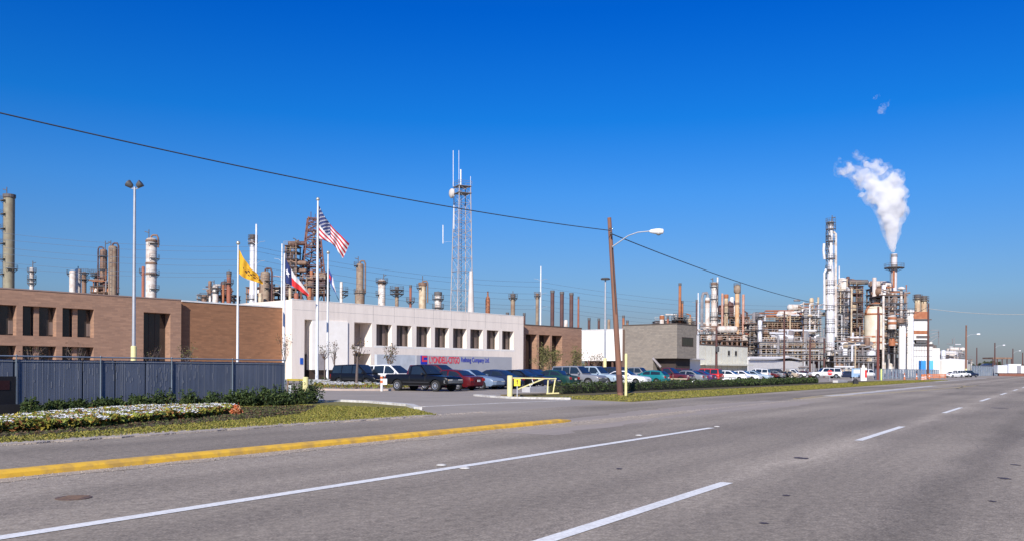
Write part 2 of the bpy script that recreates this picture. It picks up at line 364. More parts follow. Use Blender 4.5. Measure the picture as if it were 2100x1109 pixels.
# ---- yellow kerb
yt1 = rp_(1183, 864)[0]; yd = 12.12
prof = [(-.19, 0), (-.175, .06), (-.13, .09), (0, .10), (.13, .09), (.175, .06), (.19, 0)]
mb = MB(); NS = 90
for i in range(NS + 1):
    t = -30 + (yt1 + 30) * i / NS; k = 1 if i < NS else .35
    for (o_, z_) in prof: mb.v.append((t, yd + o_ * k, z_ * (1 if i < NS else .5)))
n_ = len(prof)
for i in range(NS):
    for j in range(n_ - 1): mb.f.append((i * n_ + j, (i + 1) * n_ + j, (i + 1) * n_ + j + 1, i * n_ + j + 1)); mb.m.append(0)
mb.f.append(tuple(NS * n_ + j for j in range(n_))); mb.m.append(0)
road_obj(mb, 'median_kerb', yellow_paint, smooth=True, z=.004)
# gritty strip swept up along the yellow kerb
def ragged(t0, t1, dfun0, dfun1, name, m, z, step=.5, seed=1, amp=.15):
    r = random.Random(seed); A = []; B = []; t = t0
    while t < t1: A.append((t, dfun0(t) + r.uniform(-amp, amp))); B.append((t, dfun1(t) + r.uniform(-amp, amp))); t += step
    mb = MB()
    for i in range(len(A) - 1): mb.quad((*A[i], 0), (*A[i + 1], 0), (*B[i + 1], 0), (*B[i], 0))
    return road_obj(mb, name, m, z=z)
grit = mat('swept_grit', (.36, .295, .225), .95, c2=(.27, .225, .175), scale=2, c3=(.50, .40, .28), scale3=9, a3=.7)
ragged(-30, yt1 + 8, lambda t: 11.25 + .3 * math.sin(t * .2), lambda t: 11.86, 'grit_strip', grit, .008, seed=5)
# worn pale patch where turning traffic crosses the median gap
worn = mat('worn_asphalt', (.36, .295, .235), .93, c2=(.27, .225, .175), scale=.6, stretch=(.15, 1.5, 1), c3=(.38, .33, .30), scale3=30, a3=.5, bump=.2)
ragged(rp_(1000, 885)[0], rp_(1640, 822)[0], lambda t: 10.2 + .3 * math.sin(t * .3), lambda t: 13.0 + .4 * math.sin(t * .23), 'worn_patch', worn, .007, seed=8, amp=.2)
# painted taper of the far median
tM0 = rp_(1632, 817)[0]; tM1 = rp_(1975, 788)[0]
pale = mat('bleached_concrete', (.55, .53, .50), .9, c2=(.40, .37, .35), scale=1.5, stretch=(.2, 1, 1), c3=(.62, .60, .57), scale3=8, a3=.5)
ragged(tM0 + 6, tM1 - 10, lambda t: 11.5, lambda t: 12.35, 'median_strip', pale, .012, step=2, seed=9, amp=.1)
fy = mat('faded_yellow_paint', (.55, .40, .14), .85, c2=(.40, .34, .24), scale=1.5, lo=.35, hi=.6)
def curve_line(pts, wd, name, m):
    return ribbon(pts, wd, 0, .014, name, m)
curve_line([(tM0, 12.3), (tM0 + 5, 12.5), (tM1 - 5, 12.5), (tM1 + 2, 12.0)], .2, 'median_line', fy)
curve_line([(tM0, 12.3), (tM0 + 12, 11.0), (tM0 + 30, 9.6), (tM0 + 60, 8.6), (tM1 - 25, 8.5), (tM1 - 8, 9.4), (tM1 + 2, 11.8)], .22, 'median_line', fy)
# white edge line beyond the barriers
line(rp_(1890, 782)[0], rp_(1960, 774)[0], 16.2, .3)
# manhole cover and patches
rust_iron = mat('rusty_iron', (.10, .065, .05), .8, c2=(.16, .10, .07), scale=20)
p = G(151, 1021)
mh = thing('manhole_cover', 'round rusty brown manhole cover in the lane at lower left', 'manhole cover', (p.x, p.y, .006))
MB().lathe([(.19, 0), (.19, .006), (.17, .008)], 28).build('rim', rust_iron, mh)
mb = MB().lathe([(.165, 0), (.165, .007)], 28)
for i in range(-3, 4): mb.box(-.12, .12, i * .042 - .006, i * .042 + .006, .006, .012)
mb.build('lid', rust_iron, mh)
# oil spots and tar patches on the road
tar = mat('tar_spot', (.05, .035, .035), .7, c2=(.08, .06, .06), scale=9)
def blot(px, py, rx, ry, seed, name='tar_spot'):
    p = G(px, py); r = random.Random(seed); t, d = td(p)
    mb = MB(); pts = []
    for i in range(18):
        a = i / 18 * 6.283; k = r.uniform(.75, 1.15); pts.append(Vector((p.x + rx * k * math.cos(a), p.y + ry * k * math.sin(a), 0)))
    mb.poly(pts); o = mb.build(name, tar); o.location.z = .0085; tag(o, kind='structure')
blot(2060, 981, .075, .12, 1); blot(1642, 939, .12, .15, 2); blot(2035, 1028, .04, .06, 3); blot(2083, 953, .06, .1, 4)
blot(2050, 836, .35, .3, 6); blot(1566, 1073, .05, .05, 7)
blot(1613, 1016, .05, .06, 9); blot(1270, 961, .05, .08, 10)
# long repaired tar seams
seam = mat('tar_seam', (.19, .155, .125), .9, c2=(.25, .21, .165), scale=3, lo=.4, hi=.6)
def seam_line(pts, wd):
    ribbon([rp_(*q) for q in pts], wd, 0, .0045, 'tar_seam', seam)
seam_line([(1950, 888), (1975, 897), (2003, 912), (2012, 930), (2026, 938), (2040, 957)], .018)
seam_line([(1540, 930), (1600, 915), (1660, 902)], .02)
seam_line([(1200, 1005), (1290, 985), (1400, 975)], .02)
# ================================================================== buildings
def brickmat(name, c1, c2, mortar, bw=.6, rowh=.2, var=.0):
    m = mat(name, c1, .9, c2=c2, scale=1.0, stretch=(.35, .35, 4.0), lo=.3, hi=.7, c3=tuple(x * .72 for x in c1), scale3=.35, a3=.25)
    n, l, b = nodes(m); src = b.inputs['Base Color'].links[0].from_socket
    t = n.new('ShaderNodeTexCoord'); s = n.new('ShaderNodeSeparateXYZ'); l.new(t.outputs['Object'], s.inputs[0])
    ad = n.new('ShaderNodeMath'); ad.operation = 'ADD'; l.new(s.outputs[0], ad.inputs[0]); l.new(s.outputs[1], ad.inputs[1])
    cb_ = n.new('ShaderNodeCombineXYZ'); l.new(ad.outputs[0], cb_.inputs[0]); l.new(s.outputs[2], cb_.inputs[1])
    bt = n.new('ShaderNodeTexBrick'); bt.inputs['Scale'].default_value = 1; bt.inputs['Brick Width'].default_value = bw; bt.inputs['Row Height'].default_value = rowh
    bt.inputs['Mortar Size'].default_value = rowh * .08; bt.inputs['Color1'].default_value = (1.12, 1.1, 1.08, 1); bt.inputs['Color2'].default_value = (.82, .82, .84, 1); bt.inputs['Mortar'].default_value = (*mortar, 1)
    l.new(cb_.outputs[0], bt.inputs[0])
    mxn = n.new('ShaderNodeMix'); mxn.data_type = 'RGBA'; mxn.blend_type = 'MULTIPLY'; mxn.inputs[0].default_value = .8
    l.new(src, mxn.inputs[6]); l.new(bt.outputs[0], mxn.inputs[7]); l.new(mxn.outputs[2], b.inputs['Base Color'])
    return m
brick = brickmat('brown_brick', (.42, .25, .165), (.30, .175, .115), (.9, .9, .9))
brick2 = brickmat('brown_brick_plain', (.33, .165, .085), (.24, .115, .058), (.9, .9, .9))
panel = mat('pale_pink_panel', (.86, .76, .655), .85, c2=(.72, .63, .54), scale=1.3, stretch=(1, 1, .12), lo=.42, hi=.72, c3=(.86, .77, .71), scale3=6, a3=.4)
panel_w = mat('white_stucco', (.82, .79, .74), .85, c2=(.76, .72, .67), scale=.5)
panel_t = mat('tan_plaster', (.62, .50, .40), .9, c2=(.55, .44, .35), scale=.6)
graybrick = brickmat('grey_block', (.285, .25, .205), (.225, .195, .16), (.8, .8, .8), bw=.5, rowh=.25)
cream = mat('cream_panel', (.74, .72, .60), .8, c2=(.66, .64, .54), scale=.4, c3=(.55, .50, .40), scale3=1.2, a3=.35)
glass_d = mat('dark_glass', (.03, .024, .022), .08, c2=(.05, .035, .03), scale=.5, spec=.6)
frame_d = mat('bronze_frame', (.09, .06, .045), .5, metal=.3)
curt = mat('curtain_fabric', (.24, .18, .15), .9, c2=(.10, .07, .06), scale=2.2, stretch=(2.5, 1, .02), lo=.4, hi=.6)
roofm = mat('roof_gravel', (.35, .33, .31), .95)
copm = mat('coping_white', (.75, .74, .72), .6)
def facade_wall(s0, s1, H, openings, thick, depth, top_mat_split=None):
    """front wall in local coords (x along, y inward, z up) with openings (a,b,z0,z1,depth)"""
    mb = MB(); xs = sorted({s0, s1} | {o[0] for o in openings} | {o[1] for o in openings}); zs = sorted({0., H} | {o[2] for o in openings} | {o[3] for o in openings})
    for i in range(len(xs) - 1):
        for j in range(len(zs) - 1):
            xm = (xs[i] + xs[i + 1]) / 2; zm = (zs[j] + zs[j + 1]) / 2
            if any(o[0] < xm < o[1] and o[2] < zm < o[3] for o in openings): continue
            a, b, c, d = xs[i], xs[i + 1], zs[j], zs[j + 1]
            mb.quad((a, 0, c), (b, 0, c), (b, 0, d), (a, 0, d))
    for o in openings:
        a, b, c, d, dp = o[:5]
        mb.quad((a, 0, c), (a, dp, c), (a, dp, d), (a, 0, d)); mb.quad((b, 0, c), (b, dp, c), (b, dp, d), (b, 0, d))
        mb.quad((a, 0, d), (b, 0, d), (b, dp, d), (a, dp, d))
        if c > .01: mb.quad((a, 0, c), (b, 0, c), (b, dp, c), (a, dp, c))
    mb.quad((s0, 0, 0), (s0, depth, 0), (s0, depth, H), (s0, 0, H)); mb.quad((s1, 0, 0), (s1, depth, 0), (s1, depth, H), (s1, 0, H))
    mb.quad((s0, depth, 0), (s1, depth, 0), (s1, depth, H), (s0, depth, H))
    mb.quad((s0, 0, H), (s1, 0, H), (s1, depth, H), (s0, depth, H))
    return mb
def window(parent, a, b, c, d, y, mull=(), curtain=False, name='window', fr=.07):
    m = MB()
    m.box(a, b, y - .10, y - .02, c, c + fr); m.box(a, b, y - .10, y - .02, d - fr, d)
    m.box(a, a + fr, y - .10, y - .02, c + fr, d - fr); m.box(b - fr, b, y - .10, y - .02, c + fr, d - fr)
    for x in mull: m.box(x - fr / 2, x + fr / 2, y - .09, y - .03, c + fr, d - fr)
    o = m.build(name, frame_d, parent)
    MB().box(a + .01, b - .01, y - .05, y + .0, c + .01, d - .01).build('pane', glass_d, o)
    if curtain: MB().box(a + (b - a) * .2, a + (b - a) * .5, y - .07, y - .051, c + .05, d - .05).build('curtain', curt, o); MB().box(a + (b - a) * .64, a + (b - a) * .82, y - .07, y - .051, c + .05, d - .05).build('curtain', curt, o)
    return o
def frame_root(name, label, cat, dist):
    base = Vector((-cB * dist, sB * dist, 0))   # foot of the perpendicular, s = 0
    return thing(name, label, cat, base, FANG)
# ---- brown brick office block (left)
D1 = 95.0
b1 = frame_root('brick_office_building', 'brown brick office block with deep window openings behind the slatted fence, left edge', 'building', D1)
H1 = fH(180, 603, D1)
zt, zs_, zl = 7.5, 4.52, 3.50
ops = []
pxo = [(-130, -52), (-42, 33), (46, 115), (127.5, 192)]
for a, b in pxo:
    ops.append((fS(a, D1), fS(b, D1), zs_, zt, 1.0)); ops.append((fS(a, D1), fS(b, D1), .6, zl, 1.0))
tall = (fS(294, D1), fS(349, D1), 0, fH(320, 640.5, D1), 1.3)
ops.append(tall)
facade_wall(fS(-260, D1), fS(371, D1), H1, ops, 1, 22).build('wall', brick, b1)
for (a, b, c, d, dp) in ops[:-1]:
    window(b1, a, b, c, d, dp + .01, mull=((a + b) / 2 - 1.2, (a + b) / 2 + 1.2))
    m_ = a + (b - a) * .46
    MB().box(m_ - .24, m_ + .24, .5, dp - .12, c + .002, d - .002).build('pier', brick, b1)
    MB().box(m_ + 1.3, m_ + 2.1, dp - .13, dp - .112, c + .15, c + 1.5).build('blind', curt, b1)
a, b, c, d, dp = tall
window(b1, a, b, c, d, dp, mull=(a + 1.2, b - 1.2), name='entrance_glazing')
MB().box(fS(-260, D1), fS(371, D1) - .0, -.05, .3, H1 + .003, H1 + .12).build('coping', mat('coping_brown', (.32, .22, .18), .8), b1)
# ---- plain brick wing
D2 = D1 + .75
b2 = frame_root('brick_wing', 'plain windowless brown brick wing between the office block and the white building', 'building', D2)
H2 = fH(480, 624.5, D2)
facade_wall(fS(371, D2) + .02, fS(584, D2) + 2, H2, [], 1, 20).build('wall', brick2, b2)
MB().box(fS(371, D2) + .05, fS(584, D2) - .1, -.08, .4, H2 + .003, H2 + .16).build('coping', copm, b2)
# ---- white office building
D3 = D2 - 2.1
b3 = frame_root('white_office_building', 'long pale pinkish white office building with a row of eight square windows', 'building', D3)
H3 = (fH(598, 614, D3) + fH(1072, 648, D3)) / 2
zt3 = fH(771, 663.5, D3); zs3 = fH(900, 711.5, D3)
oA = (fS(624, D3), fS(711, D3), 0, zt3 + .1, 1.25)
oB1 = (fS(726, D3), fS(762, D3), fH(745, 709.5, D3), zt3 + .1, 2.6); oB2 = (fS(726, D3), fS(760, D3), 0, fH(745, 724, D3), 2.6)
wl = [771.4, 813, 853.6, 891.5, 928.7, 964, 998, 1029.5]; wr = [803.3, 843.8, 883, 920.4, 956.5, 990, 1022.5, 1053]
ops = [(fS(a, D3), fS(b, D3), zs3, zt3, .95) for a, b in zip(wl, wr)]
wb = facade_wall(fS(598, D3), fS(1073, D3), H3, [oA, oB1, oB2] + ops, 1, 18)
wb.build('wall', panel, b3)
a, b, c, d, dp = oA
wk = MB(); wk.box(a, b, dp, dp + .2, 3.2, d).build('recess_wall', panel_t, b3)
s0_, s1_ = fS(640, D3), b - .002
MB().add([(s0_, .06, 1.2), (s1_, -.2, 1.2), (s1_, dp, 1.2), (s0_, dp, 1.2), (s0_, .06, d - .004), (s1_, -.2, d - .004), (s1_, dp, d - .004), (s0_, dp, d - .004)], [(0, 1, 2, 3), (4, 5, 6, 7), (0, 1, 5, 4), (1, 2, 6, 5), (2, 3, 7, 6), (3, 0, 4, 7)]).build('angled_wall', mat('sunlit_tone_stucco', (.94, .90, .83), .85, c2=(.88, .83, .75), scale=.7, c3=(.82, .76, .68), scale3=1.5, a3=.3), b3)  # tilted wall added in paler stucco, standing in for sun on the recess
window(b3, a, b, 0, 3.2, dp, mull=(a + 1.6, a + 3.2, a + 4.8), name='entrance_glazing')
MB().box(s0_, s1_ - .01, .5, 1.2, 0, 1.199).build('dark_base', frame_d, b3)
MB().add([(s0_ + .6, -.03, 1.3), (s0_ + 1.9, -.09, 1.3), (s0_ + 1.9, -.09, 3.3), (s0_ + .6, -.03, 3.3), (s0_ + .6, .15, 1.3), (s0_ + 1.9, .1, 1.3), (s0_ + 1.9, .1, 3.3), (s0_ + .6, .15, 3.3)], [(0, 1, 2, 3), (4, 5, 6, 7), (0, 1, 5, 4), (1, 2, 6, 5), (2, 3, 7, 6), (3, 0, 4, 7)]).build('notice_panel', mat('grey_panel', (.35, .32, .32), .7), b3)
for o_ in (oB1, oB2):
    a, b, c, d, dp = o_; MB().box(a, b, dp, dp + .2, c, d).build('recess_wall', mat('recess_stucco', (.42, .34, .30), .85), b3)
for a, b, c, d, dp in ops:
    window(b3, a, b, c, d, dp, curtain=True, mull=((a + b) / 2,))
    MB().box(a - .35, b + .35, -.012, .0, c - .28, c - .02).build('window_sill', panel_w, b3)
j = MB()
for px in [765, 808, 849, 888, 925, 961, 995, 1027, 1062]:
    s = fS(px, D3); j.box(s - .02, s + .02, -.006, .002, zt3 + .3, H3)
j.box(fS(600, D3), fS(1072, D3), -.005, .002, zt3 + 1.25, zt3 + 1.28)
j.build('panel_joints', mat('joint_grey', (.42, .38, .36), .9), b3)
MB().box(fS(598, D3), fS(1073, D3), -.03, .35, H3 + .003, H3 + .10).build('coping', panel_w, b3)
# notice signs on the building corner
p = fS(618, D3)
o = MB().box(p - .22, p + .22, -.06, -.015, 1.9, 2.7).build('accessible_parking_sign', mat('sign_blue', (.02, .12, .55), .5), None)
o.location = b3.location; o.rotation_euler = (0, 0, FANG); tag(o, 'small blue sign on the corner of the white building', 'sign')
# ---- sign wall in front of it
D4 = D3 - 3.0
b4 = frame_root('sign_wall', 'long low grey wall with red and blue company lettering', 'sign', D4)
zb = fH(950, 729.5, D4)
gw = mat('grey_sign_wall', (.36, .37, .40), .8, c2=(.32, .33, .36), scale=1.0, c3=(.42, .43, .46), scale3=.5, a3=.3)
sa, sb_ = fS(854, D4), fS(1049.5, D4)
MB().box(sa, sb_, 0, .5, 0, zb).build('wall', gw, b4)
o = MB().box(fS(775, D4), sa - .02, .2, .7, 0, zb + .02).build('low_wall', mat('pale_blue_wall', (.50, .54, .58), .8), None)
o.location = b4.location; o.rotation_euler = (0, 0, FANG); tag(o, 'pale blue grey low wall left of the lettered sign wall', 'wall')
red_l = mat('sign_red', (.75, .06, .09), .5, spec=.3); blue_l = mat('sign_blue_letters', (.02, .04, .42), .5, spec=.3)
def lettering(txt, sx0, sx1, zc, h, m, parent, bold=.01, y=-.03):
    me = text_mb(txt, 1.0, bold=bold)
    xs_ = [v.co.x for v in me.vertices]; ys_ = [v.co.y for v in me.vertices]
    x0, x1 = min(xs_), max(xs_); y0, y1 = min(ys_), max(ys_); kx = (sx1 - sx0) / (x1 - x0); ky = h / (y1 - y0)
    for v in me.vertices:
        X, Y, Z_ = v.co; v.co = (sx0 + (X - x0) * kx, y - Z_, zc - h / 2 + (Y - y0) * ky)
    me.materials.clear(); me.materials.append(m); me.update()
    o = bpy.data.objects.new('lettering', me); COL.objects.link(o); o.parent = parent; return o
def zc_(px, py): return fH(px, py, D4)
lettering('LYONDELL-CITGO', fS(880, D4), fS(942, D4), zc_(910, 737.3), .98, red_l, b4, bold=.02)
lettering('Refining Company Ltd.', fS(945.5, D4), fS(1003, D4), zc_(975, 738.5), .92, blue_l, b4, bold=.008)
x0, x1 = fS(862.5, D4), fS(876, D4); z1, z0 = zc_(868, 727.5), zc_(868, 746)
MB().box(x0, x1, -.03, 0, z0, z1 - .03).build('logo_panel', blue_l, b4)
wd_ = x1 - x0; hh = z1 - z0
MB().box(x0 + wd_ * .18, x0 + wd_ * .42, -.05, -.031, z0 + hh * .28, z1 - .08).box(x0 + wd_ * .42, x1 - .05, -.05, -.031, z0 + hh * .28, z0 + hh * .48).box(x0 + wd_ * .42, x1 - .05, -.05, -.031, z1 - .30, z1 - .08).build('logo_mark', red_l, b4)
# ---- brown brick building with three tall slots
D5 = D1 + .3
b5 = frame_root('brick_building', 'brown brick building with three tall dark vertical openings right of the white building', 'building', D5)
H5 = fH(1130, 669, D5); z5 = fH(1110, 685.5, D5)
ops = [(fS(a, D5), fS(b, D5), 0, z5, 1.5) for a, b in ((1077.5, 1100.5), (1105, 1127.5), (1131.5, 1152.5))]
facade_wall(fS(1073, D5) - .5, fS(1192.6, D5), H5, ops, 1, 14).build('wall', brick, b5)
for a, b, c, d, dp in ops: window(b5, a, b, c, d, dp, mull=((a + b) / 2,))
MB().box(fS(1074, D5), fS(1192.6, D5), -.06, .3, H5 + .003, H5 + .15).build('coping', mat('coping_dark', (.10, .075, .06), .7), b5)
# ---- bright white block end-on
def W2(px, Z): return Vector(((px - CX) / F * Z, Z, 0))
def end_frame(name, label, cat, px, Z):
    """local x runs toward the street along the facade normal (right and nearer), local y inward away from the viewer"""
    p = W2(px, Z); return thing(name, label, cat, p, math.atan2(-sB, cB))
b6 = end_frame('white_block_building', 'plain bright white two storey block with a dark glazed ground floor', 'building', 1192.8, 151)
hw = W(1193, 677.3, 151).z; hb = W(1193, 739, 151).z
Lw = (W2(1277, 148) - W2(1193, 151)).length
k_ = 0
for L in [x * .1 for x in range(20, 160)]:
    q = b6.location + Vector((cB, -sB, 0)) * L
    if q.x / q.y * F + CX >= 1277: k_ = L; break
MB().box(0, k_, 0, 9, hb, hw).build('wall', panel_w, b6)
MB().box(.6, k_ - .2, 1.6, 1.8, .0, hb).build('glazing', glass_d, b6)
mb = MB()
for i in range(5): mb.box(.4 + i * (k_ - 1) / 4, .7 + i * (k_ - 1) / 4, .3, .6, 0, hb)
mb.build('pillar', mat('dark_pillar', (.14, .08, .06), .7), b6)
MB().box(-.05, k_ + .0, -.06, .4, hw + .003, hw + .14).build('coping', copm, b6)
# ---- grey block
b7p = W2(1388, 136)
b7 = thing('grey_block_building', 'grey brick block overhanging its dark ground floor with one small square window', 'building', b7p, math.atan2(-sB, cB))
hg = W(1388, 663.7, 136).z; hl = W(1388, 733.7, 136).z
for L in [x * .1 for x in range(20, 200)]:
    q = b7p - Vector((cB, -sB, 0)) * L
    if q.x / q.y * F + CX <= 1277.5: Lg = L; break
for L in [x * .1 for x in range(20, 200)]:
    q = b7p + Vector((sB, cB, 0)) * L
    if q.x / q.y * F + CX >= 1428: Wg = L; break
MB().box(-Lg, 0, 0, Wg, hl, hg).build('wall', graybrick, b7)
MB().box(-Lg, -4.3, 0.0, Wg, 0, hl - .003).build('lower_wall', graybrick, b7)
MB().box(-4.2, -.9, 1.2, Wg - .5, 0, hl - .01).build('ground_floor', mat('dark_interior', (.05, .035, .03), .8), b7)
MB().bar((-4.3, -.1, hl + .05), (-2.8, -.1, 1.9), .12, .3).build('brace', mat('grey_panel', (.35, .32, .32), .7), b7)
wy0 = Wg * .26; wy1 = Wg * .80; wz0 = W(1405, 707.5, 137.5).z; wz1 = W(1405, 692, 137.5).z
wo = MB().box(-.0, .03, wy0, wy1, wz0 - .12, wz0).box(0, .03, wy0, wy1, wz1, wz1 + .12).box(0, .03, wy0 - .12, wy0, wz0 - .12, wz1 + .12).box(0, .03, wy1, wy1 + .12, wz0 - .12, wz1 + .12).build('window', frame_d, b7)
mp_ = MB().box(.002, .015, wy0, wy1, wz0, wz1).build('pane', mat('dark_olive_glass', (.05, .045, .03), .15), wo)  # one even dark olive glass colour
MB().box(-Lg - .03, .06, -.06, .4, hg + .003, hg + .16).box(-.3, .06, .4, Wg, hg + .003, hg + .16).build('coping', mat('coping_dark', (.10, .075, .06), .7), b7)
MB().box(-Lg - .0, -Lg + .4, -.1, -.002, 0, hg - .6).build('downpipe', rust_iron, b7)
# ---- cream warehouse
D8 = 0
def wall_line(name, label, cat, pxa, pya, Za, pxb, Zb, Hb, depth, m, group=None):
    A = W2(pxa, Za); B = W2(pxb, Zb); L = (B - A).length; r = thing(name, label, cat, A, math.atan2(B.y - A.y, B.x - A.x), group)
    MB().box(0, L, 0, depth, 0, Hb).build('wall', m, r); return r, L
Zc0, Zc1 = 158.0, 158.0 * (2650 - 1434) / (2650 - 1533)
r, L = wall_line('cream_warehouse', 'cream coloured warehouse with two small square windows behind the parked cars', 'building', 1434, 705, Zc0, 1533, Zc1, W(1434, 706, Zc0).z, 14, cream)
hc = W(1434, 706, Zc0).z
MB().box(-.05, L + .05, -.08, .4, hc + .003, hc + .22).build('roof_edge', rust_iron, r)
for fx in (.585, .735):
    wo = MB().box(L * fx - .55, L * fx + .55, -.06, -.003, hc - 1.9, hc - .75).build('window', mat('cream_frame', (.5, .5, .44), .7), r)
    MB().box(L * fx - .4, L * fx + .4, -.075, -.061, hc - 1.75, hc - .9).build('pane', glass_d, wo)
mb = MB()
for i in range(1, 9): mb.box(L * i / 9 - .03, L * i / 9 + .03, -.03, -.002, .8, hc - .1)
mb.build('panel_seam', mat('seam_tan', (.50, .46, .36), .9), r)
MB().box(0, L, -1.4, -.1, 2.35, 2.6).build('canopy', cream, r)
# upright left part of it
r2 = thing('white_stair_tower', 'narrow white upright block between the grey building and the cream warehouse', 'building', W2(1428.5, 157), FANG)
hst = W(1430, 686.5, 157).z
MB().box(0, .9, 0, 6, 0, hst).build('wall', panel_w, r2); MB().box(-.05, .95, -.05, .3, hst + .002, hst + .1).build('coping', copm, r2)
MB().box(.25, .65, -.03, -.002, .1, 2.1).build('door', cream, r2)
# low annex and far white shed
r3, L3 = wall_line('low_white_annex', 'low white lean-to with an open dark front under the grey building overhang', 'building', 1408, 736, 150, 1436, 156, W(1415, 736, 152).z, 5, panel_w)
MB().box(-.1, L3 + .1, -.9, 5.2, W(1415, 736, 152).z + .003, W(1415, 736, 152).z + .18).build('roof', panel_w, r3)
r4, L4 = wall_line('white_shed', 'long low white shed with a shallow gabled roof behind the far parked cars', 'building', 1534, 737, 198, 1662, 236, W(1560, 737, 205).z, 10, panel_w)
h4 = W(1560, 737, 205).z
mb = MB(); pts = [(0, h4), (L4 * .35, h4 + .15), (L4 * .62, h4 + .75), (L4, h4 - .25)]
for i in range(3):
    (x0, z0), (x1, z1) = pts[i], pts[i + 1]; mb.box(x0, x1, -.3, 10, h4 - .0 + .003, max(z0, z1) + .05) if False else mb.add([(x0, -.4, z0), (x1, -.4, z1), (x1, 10.4, z1), (x0, 10.4, z0), (x0, -.4, z0 + .35), (x1, -.4, z1 + .35), (x1, 10.4, z1 + .35), (x0, 10.4, z0 + .35)], [(0, 1, 2, 3), (4, 5, 6, 7), (0, 1, 5, 4), (1, 2, 6, 5), (2, 3, 7, 6), (3, 0, 4, 7)])
mb.build('roof', panel_w, r4)
for i in range(7): MB().box(L4 * (i + .5) / 8, L4 * (i + .5) / 8 + 2.2, -.04, -.002, .2, 1.8).build('loading_door', mat('seam_tan', (.50, .46, .36), .9), r4)
# far right beige building
r5, L5 = wall_line('beige_shed', 'long low beige building at the foot of the white tanks, far right', 'building', 1903, 740, 255, 1990, 300, W(1950, 740, 275).z, 12, cream)
h5 = W(1950, 740, 275).z
MB().box(-.1, L5 + .1, -.4, 12.3, h5 + .003, h5 + .35).build('roof', mat('grey_roof', (.28, .27, .26), .8), r5)
MB().box(L5 * .32, L5 * .42, -.05, -.002, 0, 2.6).build('doorway', mat('dark_interior', (.05, .035, .03), .8), r5)
for (a, b, l) in ((1889, 1899, 'left, deep blue'), (1906, 1914, 'right, smaller and paler')):
    c_ = mat('blue_tarp', (.04, .28, .75), .6) if a < 1900 else mat('pale_blue_tarp', (.12, .48, .80), .6)
    p = W2(a, 238); q = W2(b, 238); h_ = W(a, 738.5, 238).z
    o = MB().box(0, (q - p).length, 0, 1.5, .3, h_).box(.2, .35, .1, .25, 0, .3).box((q - p).length - .35, (q - p).length - .2, .1, .25, 0, .3).build('container', c_, None, loc=p)
    tag(o, ('deep blue container' if a < 1900 else 'small pale blue container') + ' against the beige shed wall below the white tanks', 'container')
# ================================================================== cars
tyre_m = mat('tyre_rubber', (.02, .02, .02), .9)
rim_m = mat('wheel_rim', (.55, .55, .56), .35, metal=.7); hub_d = mat('dark_rim', (.22, .22, .23), .5, metal=.5)
carglass = mat('car_glass', (.015, .02, .025), .05, c2=(.02, .03, .035), spec=.8)
head_m = mat('headlight_lens', (.75, .72, .62), .15, spec=.8); amber_m = mat('amber_lens', (.85, .42, .03), .2)
tail_m = mat('tail_lens', (.45, .012, .01), .2, spec=.7)
chrome_m = mat('chrome', (.6, .6, .62), .18, metal=.9); blkpl = mat('black_plastic', (.025, .025, .028), .6)
plate_m = mat('licence_plate', (.7, .7, .68), .5)
def paint(nm, c): return mat('car_paint_' + nm, c, .38, c2=tuple(x * .88 for x in c), scale=.7, coat=.25, spec=.35)
